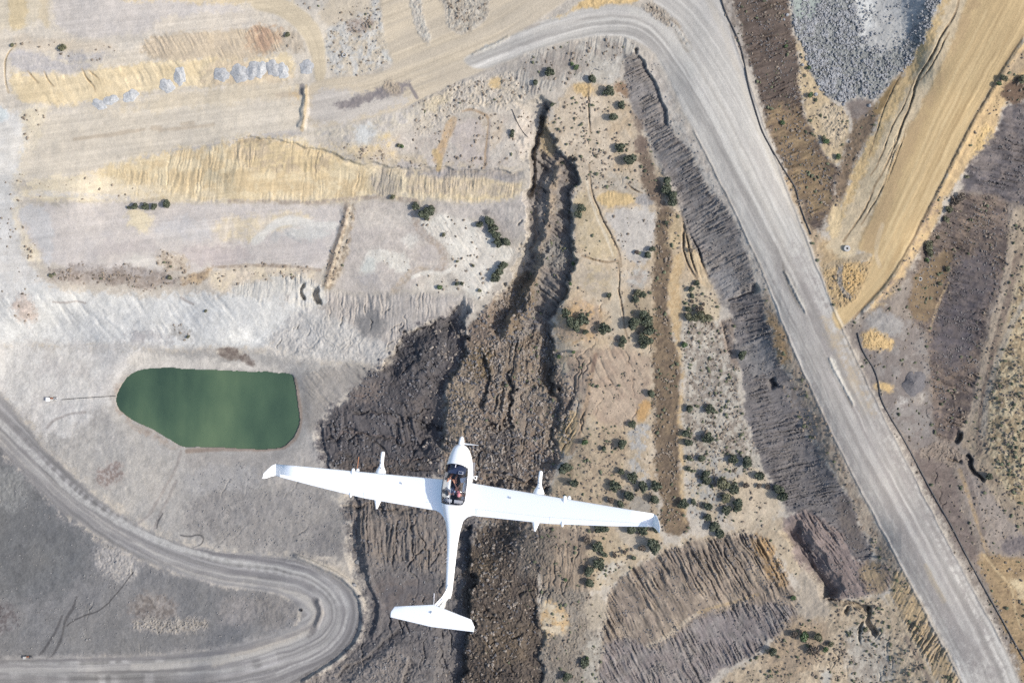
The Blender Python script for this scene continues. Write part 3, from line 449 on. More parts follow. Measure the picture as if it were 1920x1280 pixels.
# right-hand slopes
P([(1572,600),(1640,590),(1720,490),(1790,380),(1840,280),(1920,190),(2060,130),(2060,1370),(1960,1370),(1880,1200),(1800,1050),(1720,900),(1640,740),(1600,660)], (148,137,128), 8, mot=(.6,14,(126,115,107)), rough=(1.0,7), dens=.25)
P([(1930,180),(2060,130),(2060,400),(1925,384),(1880,376),(1850,362),(1800,365),(1812,312),(1836,292),(1868,268),(1866,240),(1880,200)], (98,93,98), 4, rill=(8,6,2.2,.14), mot=(.75,11,(132,122,118)))
P([(1885,150),(1930,140),(1930,195),(1885,200),(1880,180)], (120,100,86), 4, mot=(.6,8,(96,82,72)), dens=.6)
P([(1770,395),(1800,368),(1850,362),(1892,382),(1896,440),(1886,500),(1862,560),(1842,640),(1832,722),(1802,820),(1762,842),(1740,760),(1746,680),(1736,620),(1710,602),(1700,568),(1720,500),(1746,430)], (101,91,88), 4, rill=(18,6,2.0,.14), mot=(.75,12,(136,120,108)), dens=.35)
P([(1790,470),(1880,480),(1850,560),(1830,660),(1790,700),(1750,680),(1745,620),(1770,560)], (96,90,96), 8, rill=(12,6,2.0,.14), mot=(.6,9,(116,106,102)))
P([(1760,470),(1790,468),(1776,520),(1746,602),(1712,602),(1702,566),(1720,510)], (130,112,90), 3, mot=(.6,8,(110,94,78)), rill=(15,6,1.0,.05), dens=.4); L([(1778,530),(1762,562),(1748,602),(1742,620)], 4, (190,166,134), 1.5, .8, mot=.4)
P([(1893,390),(1925,384),(2060,390),(2060,1100),(1925,1010),(1862,960),(1836,880),(1808,840),(1796,822),(1834,722),(1852,640),(1870,570),(1890,520)], (172,156,136), 4, mot=(.6,20,(152,136,120)), rough=(1,7), dens=.5)
P([(1925,470),(2060,500),(2060,960),(1925,960),(1880,920),(1856,860),(1850,780),(1868,690),(1896,600)], (206,188,156), 4, mot=(.8,8,(160,140,112)), rough=(1.2,6), dens=1)
L([(1905,400),(1896,460),(1890,520),(1868,590),(1852,660),(1836,740),(1812,800),(1795,822)], 12, (182,166,148), 3, .85, mot=.3); L([(1908,480),(1890,560),(1866,640),(1850,720),(1838,790),(1836,850)], 10, (130,114,104), 3, .8, mot=.5)
L([(1925,560),(1900,600),(1868,680),(1850,740),(1842,820)], 9, (180,170,156), 3, .8, mot=.3)
P([(1600,610),(1640,596),(1700,590),(1712,605),(1738,640),(1746,690),(1740,760),(1760,842),(1720,860),(1702,832),(1652,752),(1606,650)], (144,137,133), 4, mot=(.6,14,(122,112,108)), rough=(1.2,7), dens=.25)
P([(1622,598),(1650,580),(1690,592),(1700,605),(1692,630),(1650,640),(1630,620)], (158,154,152), 4, rough=(1.2,7), mot=(.4,9,(140,136,136)))
P([(1612,625),(1640,616),(1680,640),(1672,660),(1640,662),(1618,648)], (210,180,132), 4, rough=(1.4,6), mot=(.5,6,(190,160,118))); P([(1642,720),(1662,715),(1680,728),(1668,738),(1645,732)], (206,176,128), 3, rough=(1.2,6))
P([(1690,710),(1710,700),(1732,712),(1738,728),(1722,740),(1698,736)], (106,102,105), 5, mot=(.3,9,(118,112,112))); P([(1672,745),(1700,748),(1704,765),(1678,768)], (196,192,186), 4, op=.8, mot=(.6,4,(150,142,138)))
P([(1710,735),(1735,742),(1732,760),(1712,760)], (184,176,166), 4, op=.7, mot=(.6,4,(150,136,126))); P([(1665,645),(1700,650),(1690,668),(1670,665)], (118,104,104), 4, op=.7, keep=True)
P([(1702,836),(1722,845),(1780,862),(1796,900),(1800,960),(1836,1040),(1850,1090),(1815,1050),(1770,970),(1730,900)], (130,118,112), 4, mot=(.6,12,(112,100,96)), rill=(8,6,1.2,.06), dens=.2)
P([(1712,850),(1760,825),(1800,840),(1812,862),(1790,872),(1740,862)], (156,142,130), 4, mot=(.5,7,(134,120,110)), rough=(1.5,6)); P([(1796,870),(1840,900),(1880,960),(1930,1010),(1930,1052),(1880,1050),(1850,1040),(1812,960)], (162,150,141), 5, mot=(.5,20,(150,136,126)), rough=(.8,8), dens=.25)
L([(1800,880),(1820,940),(1836,990),(1850,1030)], 6, (188,158,118), 3, .7, mot=.5); L([(1812,885),(1834,960),(1845,1000)], 8, (126,114,108), 3, .7, mot=.3)
P([(1826,1040),(1850,1036),(1930,1050),(2060,1080),(2060,1370),(1925,1300),(1900,1220),(1860,1120)], (168,144,112), 4, mot=(.6,16,(150,128,102)), rill=(5,6,1.2,.06), dens=.35)
P([(1890,1085),(1925,1070),(1930,1130),(1905,1120)], (216,196,160), 5); P([(1865,1020),(1885,1010),(1925,1000),(1930,1030),(1880,1046)], (124,116,118), 4, rough=(1.2,6)); P([(1850,1104),(1925,1104),(1930,1114),(1870,1114)], (116,94,76), 3, op=.8)
L([(1845,1040),(1870,1070),(1898,1100),(1902,1140),(1915,1180)], 4, (206,182,144), 2, .8, mot=.3)
# ---- lower centre: furrowed spoil fans
P([(1470,955),(1530,1000),(1530,1140),(1560,1160),(1440,1020),(1400,1005),(1270,1030),(1190,1066),(1140,1110),(1130,1080),(1200,1040),(1290,1005),(1380,995)], (190,174,152), 5, mot=(.5,10,(176,158,136)), rough=(.7,6), dens=.3)
FAN=[(1135,1115),(1182,1064),(1222,1042),(1272,1022),(1350,1006),(1420,996),(1440,1012),(1456,1052),(1482,1084),(1502,1132),(1498,1170),(1452,1186),(1412,1232),(1352,1252),(1302,1300),(1240,1370),(1110,1370),(1128,1190)]
P(FAN, (156,142,128), 3, rill=(60,6.5,2.9,.15), mot=(.7,20,(134,121,111)))
P([(1400,998),(1420,996),(1440,1012),(1456,1052),(1482,1084),(1470,1110),(1430,1060)], (172,142,106), 5, rill=(60,6.5,2.6,.12), mot=(.5,10,(140,120,98))); P([(1310,1040),(1345,1040),(1340,1100),(1320,1080)], (166,156,146), 6, op=.7, keep=True)
P([(1146,1190),(1220,1215),(1262,1196),(1284,1168),(1372,1140),(1440,1130),(1500,1140),(1498,1170),(1452,1186),(1412,1232),(1352,1252),(1302,1300),(1240,1370),(1110,1370),(1125,1230)], (140,133,130), 4, rill=(61,4.6,2.1,.14), mot=(.6,14,(134,124,124)))
P([(1310,1140),(1372,1132),(1382,1190),(1350,1220)], (152,132,104), 6, op=.7, keep=True); P([(1375,1180),(1400,1180),(1410,1215),(1380,1225)], (150,126,112), 6, op=.7, keep=True)
L([(1215,1210),(1240,1198),(1262,1186),(1284,1164),(1310,1150)], 7, (196,182,164), 3, .8, mot=.3); L([(1310,1148),(1360,1132),(1420,1115)], 5, (172,150,118), 2.5, .7, mot=.4)
P([(1000,1100),(1110,1105),(1130,1180),(1120,1370),(1000,1370)], (152,143,133), 5, mot=(.6,16,(134,124,114)), rough=(1.3,7), dens=.5)
P([(1096,1110),(1135,1110),(1135,1190),(1110,1180)], (176,164,148), 5, dens=.5, rough=(1,5)); P([(1100,1180),(1135,1190),(1120,1250),(1100,1370),(1080,1370),(1096,1240)], (178,172,162), 5, mot=(.5,5,(150,142,132)), rough=(.8,4), dens=.4)
P([(1012,1125),(1030,1125),(1066,1140),(1072,1180),(1060,1200),(1030,1180),(1020,1230),(1012,1190)], (206,190,166), 4, mot=(.5,8,(204,160,104)), rill=(20,7,1.6,.05), dens=.25)
P([(1050,1150),(1066,1150),(1072,1190),(1062,1200),(1052,1180)], (206,164,104), 4, op=.8, keep=True); P([(1010,1126),(1022,1126),(1020,1140),(1012,1140)], (196,150,96), 3, op=.8, keep=True); P([(1084,1150),(1102,1150),(1100,1190),(1086,1190)], (202,172,130), 5, op=.6, keep=True)
P([(868,980),(1000,980),(1012,1060),(1012,1120),(1014,1290),(1010,1370),(868,1370)], (110,99,90), 5, mot=(.7,14,(92,83,78)), rough=(2.4,9), dens=.35)
P([(880,1030),(940,1030),(920,1100),(888,1080)], (134,118,100), 6, mot=(.7,9,(96,84,74)), rough=(2,7)); P([(900,1170),(1000,1170),(1000,1240),(900,1250)], (120,106,92), 8, mot=(.6,8,(96,86,78)), rough=(2.2,7), dens=.4)
P([(960,985),(1040,985),(1040,1060),(1000,1090),(965,1060)], (134,124,114), 6, mot=(.5,10,(116,106,100)), rough=(1.8,8), dens=.4)
# lower right
P([(1468,966),(1490,958),(1530,962),(1580,1000),(1604,1050),(1640,1056),(1668,1060),(1672,1100),(1640,1116),(1592,1116),(1552,1130),(1522,1110),(1500,1062),(1476,1012)], (142,128,124), 3, rill=(54,5.5,2.1,.12), mot=(.6,14,(122,110,108)))
P([(1600,1050),(1662,1056),(1666,1110),(1620,1112)], (164,144,118), 6, rill=(70,6,1.4,.08), mot=(.5,10,(146,130,120)))
P([(1505,1130),(1550,1130),(1600,1118),(1664,1118),(1720,1210),(1775,1370),(1300,1370),(1350,1270),(1410,1245),(1450,1196),(1490,1170)], (200,182,158), 4, mot=(.65,10,(172,154,132)), rough=(1.1,7), dens=.7)
P([(1480,1150),(1550,1150),(1560,1200),(1520,1260),(1440,1290),(1440,1220)], (186,164,138), 6, mot=(.5,12,(158,142,126)), dens=.6, rough=(.9,6)); P([(1500,1040),(1560,1120),(1556,1160),(1500,1160),(1490,1120)], (176,164,150), 5, rough=(1.2,7))
P([(1590,1160),(1660,1180),(1690,1290),(1600,1300),(1580,1220)], (198,188,174), 7, mot=(.7,8,(160,148,136)), dens=.8)
P([(1664,1118),(1682,1058),(1700,1084),(1752,1180),(1808,1300),(1770,1300),(1720,1210)], (188,164,130), 3, rill=(118,7,2.2,.08), mot=(.5,10,(166,150,132)), dens=.35)
L([(1664,1118),(1690,1165),(1720,1215),(1755,1290)], 7, (198,178,150), 2, .85); L([(1700,1195),(1725,1240),(1750,1290)], 8, (140,124,112), 3, .7, mot=.3); P([(1538,1255),(1550,1252),(1560,1285),(1540,1290)], (196,190,180), 3)
P([(1750,1200),(1780,1240),(1790,1300),(1765,1290)], (176,170,162), 5, op=.6, keep=True)


for (x, y, rx, ry, c) in ((1900,230,14,26,(128,120,120)),(1860,330,24,9,(136,126,122)),(1905,340,16,14,(88,84,92)),(1810,420,22,16,(132,114,98)),(1850,430,22,14,(126,112,102)),(1870,520,8,26,(136,122,110)),(1800,540,16,22,(118,108,106)),(1775,640,14,26,(120,110,108)),(1830,640,9,26,(126,110,98)),(1790,770,16,18,(128,114,106)),
    (1400,60,22,26,(126,112,100)),(1460,80,14,22,(98,88,82)),(1440,120,18,16,(134,118,100)),(1480,260,20,14,(152,132,104)),(1460,200,14,12,(100,88,78)),(1540,380,16,16,(150,130,104)),(1300,360,12,22,(160,156,152)),(1340,440,14,20,(118,112,112)),(1225,190,10,18,(128,120,116)),(1420,620,14,20,(146,140,136)),(1470,800,14,26,(142,138,138)),(1530,900,16,18,(108,104,108)),(1440,860,14,16,(146,142,142)),
    (1230,1100,14,34,(172,156,132)),(1290,1090,9,30,(122,112,108)),(1370,1070,16,26,(132,124,120)),(1190,1140,10,26,(126,116,112)),(1330,1180,20,14,(160,152,146)),(1250,1240,22,16,(164,158,156)),(1420,1180,20,10,(132,124,126)),(1200,1090,8,16,(118,110,108)),(1560,1060,16,22,(158,142,130)),(1690,640,14,16,(128,116,112)),(1720,800,12,22,(136,124,116)),(1650,600,18,8,(176,160,136)),(1765,930,12,24,(112,102,98)),(1880,1020,22,10,(176,162,150)),(1880,1150,18,26,(150,126,98))):
    P([(x+rx*math.cos(t)*(1+.3*math.sin(3*t+x)), y+ry*math.sin(t)*(1+.3*math.cos(2*t+y))) for t in np.linspace(0, 6.0, 12)], c, 6, mot=(.8,7,tuple(v*.82 for v in c)), op=.65, keep=True)

# ---- relief with an edge: cliffs, gullies, ledges (signed distance across the line, metres)
prof([(1036,192),(1025,235),(1031,265),(1045,288),(1082,308),(1086,340),(1072,400),(1068,440),(1074,480),(1066,520),(1058,560),(1042,595),(1030,630),(1040,690),(1046,740)], [(-60,0),(-36,-3.5),(-12,-6),(-3,-7),(0,0)], 20, 3)
prof([(1046,290),(1042,340),(1032,400),(1026,440),(1018,490),(1004,530),(980,570),(955,610),(940,640)], [(-46,0),(-38,-5),(-22,-6),(-2,3),(0,3.6),(10,1),(18,0)], 20, 3)
prof([(1013,212),(1004,260),(995,292),(996,330),(992,375)], [(-1,0),(1,-5),(7,-5),(12,0)], 14)
prof([(880,560),(878,620),(872,680),(838,720),(826,800),(832,850)], [(-50,0),(-30,-4.5),(-3,-5.5),(0,0)], 30, 3)
prof([(700,700),(745,655),(775,618),(820,592),(872,570)], [(-40,0),(-22,-4),(-2,-5),(1,0)], 30, 3)
prof([(568,528),(568,562)], [(-4,0),(-2,-4),(3,-4),(5,0)], 8); prof([(591,532),(592,560),(596,578)], [(-7,0),(-4,-6),(4,-6),(6,0)], 8)
prof([(886,985),(884,1040),(889,1100),(886,1160),(878,1200),(872,1240),(878,1300)], [(-60,0),(-30,-5),(-3,-6.5),(0,0)], 20, 3)
prof([(668,972),(674,1020),(682,1055),(688,1075)], [(-30,0),(-9,-3),(-1,0),(8,3),(14,2),(40,0)], 12); prof([(682,1060),(700,1110),(712,1150),(704,1180),(690,1196)], [(-20,0),(-3,-.5),(1,2),(6,2),(12,0)], 12)
prof([(620,1275),(655,1248),(700,1224),(716,1200),(735,1190),(750,1170)], [(-22,0),(-3,-2),(0,-2.5),(3,1),(16,0)], 16); prof([(745,1290),(755,1255),(768,1230)], [(-26,0),(-3,-3),(0,1),(8,0)], 12)
prof([(660,880),(672,930),(680,960)], [(-20,0),(-3,-2.5),(0,0)], 10, 3); prof([(640,940),(720,950),(790,945)], [(-14,0),(-2,-2),(0,0),(4,0)], 16, 3)
prof([(600,815),(650,808),(700,816),(760,822),(800,822)], [(-16,0),(-4,-2.5),(0,.6),(10,0)], 16, 3); prof([(660,760),(720,778),(790,775)], [(-14,0),(-3,-2),(0,.6),(8,0)], 16, 3)
prof([(775,790),(790,792),(812,786),(820,780)], [(-16,0),(-4,-3.5),(0,0),(10,0)], 8, 3); prof([(900,880),(940,885),(1000,895),(1040,910)], [(-26,0),(-12,-4),(-1,-5),(1,0)], 18, 3)
prof([(905,780),(935,800),(960,790)], [(-18,0),(-3,-4),(0,0)], 8, 3); prof([(960,690),(972,740),(968,800)], [(-22,0),(-3,-4),(0,1),(12,0)], 14, 3); prof([(905,655),(920,720),(912,770)], [(-20,0),(-3,-3),(0,1),(12,0)], 14, 3)
prof([(1500,966),(1540,1028),(1574,1078),(1590,1112)], [(-50,0),(-34,-7),(-4,-1),(0,.6),(22,0)], 18); prof([(1474,975),(1492,1050),(1540,1110),(1556,1128)], [(-3,0),(1,-1.5),(20,-1.5),(30,0)], 14)
prof([(1546,1122),(1580,1120),(1612,1126),(1638,1140)], [(-18,0),(-6,-3),(0,-4.5),(2,0)], 8); prof([(1636,1132),(1634,1150),(1624,1170),(1642,1190)], [(-8,0),(-5,-4),(2,-4),(4,0)], 8); prof([(1622,1158),(1612,1172),(1614,1208)], [(-4,0),(-2,-2.5),(1,-2.5),(3,0)], 8)
prof([(1600,1140),(1585,1160)], [(-14,0),(-9,-4),(0,0)], 8)
prof([(1196,84),(1202,98),(1194,104)], [(-8,0),(-4,-3),(0,0)], 5); prof([(1202,96),(1216,130),(1236,162),(1250,208),(1256,240)], [(-14,0),(-3,-2),(0,.5),(12,0)], 14); prof([(1420,530),(1424,548)], [(-26,0),(-6,-4),(0,0)], 8); prof([(1360,566),(1395,548),(1424,545)], [(-6,0),(-1,-2.5),(2,0)], 10)
prof([(1452,702),(1468,728)], [(-22,0),(-5,-5),(0,0)], 8); prof([(1235,300),(1262,350),(1278,392)], [(-8,0),(0,.8),(10,0)], 14)
prof([(1806,806),(1796,832)], [(-16,0),(-4,-5),(0,0)], 6); prof([(1812,846),(1830,876),(1850,898)], [(-12,0),(-3,-5),(0,0)], 8); prof([(1776,856),(1806,860)], [(-7,0),(-2,-3),(1,0)], 6)
prof([(1352,596),(1356,620),(1366,645),(1372,668)], [(-1,0),(1,-2.2),(6,-1),(14,0)], 8); prof([(1044,660),(1050,710),(1048,780),(1048,860)], [(-26,0),(-5,-3),(0,0)], 20, 3); prof([(1084,700),(1078,740),(1060,770)], [(-16,0),(-3,-1.6),(0,0)], 12)
prof([(570,157),(568,200),(565,244)], [(-7,0),(-4,1.4),(0,2.2),(6,.6),(9,0)], 8); prof([(600,790),(614,840),(622,880)], [(-20,0),(-3,-2),(0,0)], 10)
prof([(1006,1120),(1014,1180),(1018,1240),(1012,1300)], [(-40,0),(-22,-2),(-3,-2.4),(0,0),(40,0)], 20, 3); prof([(430,262),(520,258),(600,280),(650,300),(760,315),(985,320)], [(-16,0),(-4,-1.6),(0,.3),(8,0)], 20)
prof([(645,380),(640,430),(620,478),(610,545)], [(-7,0),(-2,.6),(3,1.4),(9,0)], 14)

# ---- roads
P([(590,-60),(700,-60),(694,10),(690,35),(640,46),(612,52),(598,20)], (206,192,172), 4, dens=.2, mot=(.4,12,(196,184,168)))
P([(606,50),(640,42),(690,20),(705,-20),(715,20),(724,60),(732,100),(738,120),(682,140),(616,146)], (200,196,190), 3, mot=(.6,9,(206,188,162)), rough=(1.1,6), dens=.2, stones=.6)
P([(645,42),(690,25),(700,50),(672,68),(650,62)], (168,152,140), 5, mot=(.7,4,(196,188,180)), dens=.9)
P([(480,-60),(600,-60),(612,0),(600,20),(560,10),(520,0)], (198,190,180), 4, dens=.4, rough=(.8,6)); P([(535,50),(552,46),(572,90),(568,105),(545,100),(528,66)], (196,182,164), 4, rough=(1,6), dens=.4)
road([(470,-2),(520,-8),(565,15),(596,45),(610,80),(612,155),(590,158),(588,115),(572,75),(545,42),(510,24),(470,18)], [(450,5),(520,10),(570,38),(598,85),(600,160)], (210,194,168), cls=4, amp=.05)
TAN=[(572,158),(606,150),(620,147),(684,142),(742,128),(728,100),(718,50),(705,-60),(830,-60),(832,30),(846,56),(864,67),(902,48),(918,30),(912,-60),(1010,-60),(1080,-10),(1050,8),(1012,36),(975,62),(960,88),(980,106),(960,113),(900,136),(840,162),(795,186),(770,197),(700,221),(640,233),(570,246)]
road(TAN, [(570,205),(680,190),(780,150),(860,118),(960,80),(1040,20)], (207,192,170), cls=4, amp=.09, wl=5, mot=(.5,18,(196,184,168)))
P([(575,170),(640,172),(760,175),(790,180),(700,216),(640,228),(572,240)], (204,195,186), 5, streak=(-14,5,.05), rough=(.2,8)); P([(752,-60),(776,-60),(796,32),(809,78),(806,86),(796,78),(786,60),(772,30)], (202,196,186), 2, rough=(1.4,5), mot=(.5,6,(176,166,156)))
P([(822,-60),(920,-60),(917,28),(901,45),(863,64),(847,54),(834,28)], (194,186,174), 2.5, rough=(1.4,6), mot=(.7,7,(170,160,148)), dens=.5)
P([(618,198),(660,180),(720,164),(760,150),(774,158),(768,168),(722,182),(670,196),(630,207)], (138,131,132), 3, mot=(.5,6,(160,150,146)), rough=(.8,5)); P([(712,160),(745,150),(750,175),(735,180),(722,170)], (178,164,148), 3, rough=(1.8,5))
L([(768,160),(782,184)], 6, (140,132,132), 2, .9); L([(574,160),(572,200),(566,244)], 5, (196,176,146), 2, .9); L([(566,160),(564,175)], 7, (146,140,138), 2, .9)
P([(714,100),(722,98),(733,118),(736,128),(726,124)], (206,204,198), 2, rough=(1.2,4)); P([(980,108),(940,124),(900,138),(900,146),(950,140),(1000,110)], (176,168,160), 3, rough=(.8,5)); L([(985,104),(920,128),(860,156),(800,186),(770,200)], 5, (170,162,154), 2, .7, mot=.4)
HR=[(860,112),(905,94),(960,68),(1010,42),(1060,26),(1120,13),(1180,10),(1215,18),(1250,50),(1262,40),(1225,8),(1205,-60),(1335,-60),(1348,0),(1372,62),(1400,140),(1430,230),(1455,300),(1480,360),(1502,420),(1532,490),(1562,580),(1578,620),(1602,680),(1642,750),(1682,830),(1722,910),(1762,990),(1802,1060),(1852,1150),(1882,1210),(1920,1300),(1950,1370),(1845,1370),(1810,1290),(1780,1214),(1738,1140),(1690,1062),(1658,1010),(1620,932),(1588,870),(1558,800),(1518,720),(1488,660),(1472,620),(1448,570),(1436,520),(1408,460),(1368,376),(1328,300),(1298,240),(1278,200),(1258,150),(1234,106),(1200,78),(1160,66),(1100,69),(1050,80),(1000,95),(960,112),(900,134)]
HC=[(840,140),(960,92),(1060,55),(1160,38),(1220,55),(1270,120),(1330,220),(1385,330),(1440,440),(1490,540),(1540,640),(1590,750),(1650,870),(1710,980),(1780,1110),(1850,1240),(1900,1370)]
road(HR, HC, (199,194,188), cls=1, amp=.17, wl=5, ln=80, mot=(.55,16,(186,180,175)))
P([(1430,470),(1480,440),(1560,600),(1640,770),(1760,1000),(1900,1300),(1840,1300),(1700,1060),(1600,880),(1500,660)], (158,151,148), 14, op=.85, streak=(62,5,.05), keep=False)
P([(1540,560),(1575,620),(1600,690),(1650,790),(1640,800),(1600,740),(1570,660),(1545,610)], (190,172,146), 7, op=.7, keep=False)
for q,wd,c,o in (([(1265,60),(1310,120),(1350,200),(1400,310),(1440,400),(1490,520)],16,(206,199,190),.55),([(1290,130),(1340,230),(1400,350),(1450,450)],9,(212,207,200),.5),([(1240,110),(1285,200),(1340,300),(1400,430)],12,(206,200,192),.5),
  ([(1330,0),(1365,80),(1400,180),(1440,280),(1490,400),(1530,500)],9,(206,196,182),.5),([(1480,560),(1530,650),(1580,760),(1640,860),(1700,980),(1760,1080),(1830,1200)],14,(190,185,181),.5),([(1600,720),(1660,850),(1730,980),(1800,1110)],8,(196,191,186),.45),([(1500,680),(1560,810),(1620,920),(1700,1060),(1790,1220)],6,(160,154,150),.5),
  ([(1735,1060),(1750,1090),(1770,1125)],8,(196,178,150),.6),([(1180,22),(1220,34),(1262,80),(1300,140)],8,(206,202,194),.5),([(1000,60),(1080,38),(1160,26),(1210,40),(1255,90)],7,(206,200,192),.5)): L(q, wd, c, wd*.5, o, mot=.3)
for q in ([(1236,18),(1258,40),(1282,76),(1292,92)], ): L(q, 12, (170,162,152), 3, .85, mot=.5)
P([(1230,5),(1250,20),(1280,62),(1294,88),(1288,88),(1262,58),(1240,38),(1205,22),(1190,6)], (180,170,158), 2.5, rough=(1.6,5), mot=(.6,5,(156,144,132)), dens=.3)
P([(1012,44),(1018,38),(1060,20),(1096,6),(1120,-20),(1195,-20),(1195,6),(1150,8),(1100,14),(1060,28)], (217,187,138), 2, rough=(1.2,5)); L([(985,54),(1010,46)], 5, (180,170,160), 2, .8)
P([(880,104),(902,92),(930,78),(958,66),(960,72),(930,88),(900,103),(884,108)], (204,200,193), 1.8, rough=(1.0,4), mot=(.4,4,(176,170,162)))
P([(1467,500),(1474,504),(1490,530),(1508,566),(1516,590),(1510,592),(1496,572),(1478,536),(1470,516)], (204,200,193), 1.6, rough=(1.0,4), mot=(.4,4,(180,176,170))); L([(1468,492),(1471,512),(1480,540),(1500,576)], 3.5, (128,120,112), 1.5, .8)
P([(1548,664),(1560,668),(1580,700),(1594,735),(1604,758),(1600,764),(1588,748),(1570,712),(1552,682)], (204,199,191), 1.6, rough=(1.0,4), mot=(.4,4,(176,170,162))); L([(1546,664),(1556,690),(1576,728),(1598,762)], 3, (140,132,126), 1.5, .7)
prof([(882,105),(958,68)], [(-4,0),(0,.8),(4,0)], 6, 2); prof([(1470,505),(1490,545),(1512,590)], [(-4,0),(0,.9),(3,0)], 6, 2); prof([(1552,668),(1576,712),(1602,762)], [(-4,0),(0,.9),(4,0)], 6, 2)
for e in ([(1298,240),(1368,376),(1436,520),(1488,660),(1588,870),(1690,1062),(1810,1290)], [(1372,62),(1455,300),(1562,580),(1642,750),(1762,990),(1882,1210)]): L(e, 3.5, (168,160,152), 1.5, .5, mot=.4); prof(e, [(-3,0),(0,.5),(3,0)], 10, 2)
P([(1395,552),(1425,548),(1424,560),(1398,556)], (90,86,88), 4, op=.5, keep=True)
SR=[(1835,-60),(2060,-60),(2060,-40),(1960,40),(1922,62),(1900,100),(1860,160),(1830,212),(1790,290),(1750,370),(1712,450),(1680,510),(1640,562),(1600,592),(1580,612),(1572,622),(1556,582),(1590,574),(1612,556),(1640,480),(1630,472),(1606,470),(1612,450),(1642,390),(1680,290),(1722,210),(1762,130),(1792,70),(1812,0)]
SC_=[(1960,-90),(1880,60),(1800,200),(1730,350),(1680,450),(1640,530),(1570,605)]
road(SR, SC_, (202,176,134), cls=3-1, amp=.15, wl=6, mot=(.5,14,(190,164,124)), ln=60)
P([(1812,0),(1850,-20),(1800,80),(1740,210),(1690,330),(1650,440),(1632,475),(1604,472),(1640,392),(1680,290),(1724,205),(1790,70)], (184,158,122), 4, op=.85, streak=(117,5,.05), keep=False)
for q,wd,c in (([(1850,20),(1790,140),(1740,250),(1700,350),(1660,450)],4,(216,192,150)),([(1880,20),(1820,140),(1770,240),(1700,390)],3,(176,150,112)),([(1860,70),(1800,190),(1745,320),(1690,440),(1640,540)],5,(206,182,140)),([(1655,420),(1640,470),(1650,500)],7,(208,190,164))): L(q, wd, c, 2, .6, mot=.3)
L([(1918,66),(1830,214),(1750,372),(1680,512),(1600,596)], 3, (160,132,100), 1.5, .7); prof([(1920,66),(1830,214),(1750,372),(1680,512),(1610,590)], [(-2,0),(2,1),(6,1.4),(12,0)], 12, 2)
PR1=[(-130,620),(0,742),(45,796),(95,855),(152,908),(217,963),(282,1003),(372,1032),(480,1042),(545,1047),(605,1070),(642,1092),(668,1122),(675,1152),(670,1186),(642,1220),(600,1250),(540,1282),(480,1370),(-130,1370),(-130,1238),(100,1236),(340,1226),(400,1220),(515,1190),(566,1174),(568,1150),(560,1132),(530,1113),(480,1106),(370,1088),(290,1058),(210,1020),(160,986),(110,955),(50,895),(0,835),(-130,705)]
PC=[(-130,660),(20,810),(120,915),(220,990),(300,1030),(400,1065),(500,1078),(570,1092),(612,1120),(624,1152),(608,1186),(560,1212),(480,1238),(380,1256),(200,1262),(-130,1264)]
road(PR1, PC, (152,149,149), cls=3, amp=.26, wl=6, soft=4, mot=(.5,10,(152,148,148)), ln=26)
for q,wd,c,o in (([(-20,772),(60,850),(140,930),(240,990),(330,1028),(420,1048),(500,1056),(570,1070),(615,1095),(640,1130)],9,(196,193,190),.85),([(-20,800),(60,875),(140,950),(230,1010),(330,1062),(420,1085),(500,1092),(560,1110),(590,1140),(592,1165),(570,1190),(480,1222),(380,1242),(250,1250)],12,(190,184,177),.85),([(-20,820),(90,925),(200,1000),(320,1062)],4,(130,127,128),.6),
   ([(540,1052),(600,1078),(640,1108),(655,1150),(640,1195),(590,1235),(520,1262)],6,(193,190,188),.8),([(400,1240),(520,1206),(580,1180),(600,1150)],14,(186,178,169),.8),([(20,1242),(200,1244),(340,1238),(430,1228)],6,(178,176,174),.5),([(20,1262),(200,1266),(360,1264),(480,1250)],5,(184,182,180),.5)): L(q, wd, c, wd*.4, o, mot=.35)
for q,sp,wd in (([(20,790),(60,838),(110,890),(165,935),(230,975),(300,1015),(380,1044),(470,1062),(560,1080),(620,1112),(640,1150)],17,9),([(20,1272),(120,1276),(230,1275),(330,1272),(420,1262),(520,1230)],58,18),([(40,1240),(140,1242),(260,1240),(400,1228)],58,6)):
    w, sd_, v_, tot_ = pdist(q, wd+6, 2); ph = v_/sp+1.1*vn(v_/40, v_*0, 3); k = (.35+.65*ss(.35, .6, vn(v_/70, v_*0, 5)))* (1-ss(wd*.4, wd*.8, np.abs(sd_)))*(v_ > 1)*(v_ < tot_-1)
    C[w] = C[w]*(1+(.10*k*np.clip(1.6*np.sin(ph*2*np.pi)+.8*(fbm(GX[w]/5, GY[w]/5, 8, 2)-.5), -1, 1))[..., None])
L([(592,1125),(600,1150),(590,1175),(580,1192)], 10, (120,116,117), 4, .8, mot=.3); prof([(596,1120),(604,1150),(592,1180)], [(-8,0),(0,1.6),(6,0)], 10, 2)
prof([(545,1043),(605,1066),(645,1088),(672,1120),(679,1152),(674,1190),(645,1226),(600,1256),(560,1280)], [(-2,0),(2,2),(6,2),(10,0)], 14, 2)
L([(675,1150),(668,1186),(640,1222),(580,1262),(540,1285)], 5, (104,100,102), 2, .6, mot=.4)

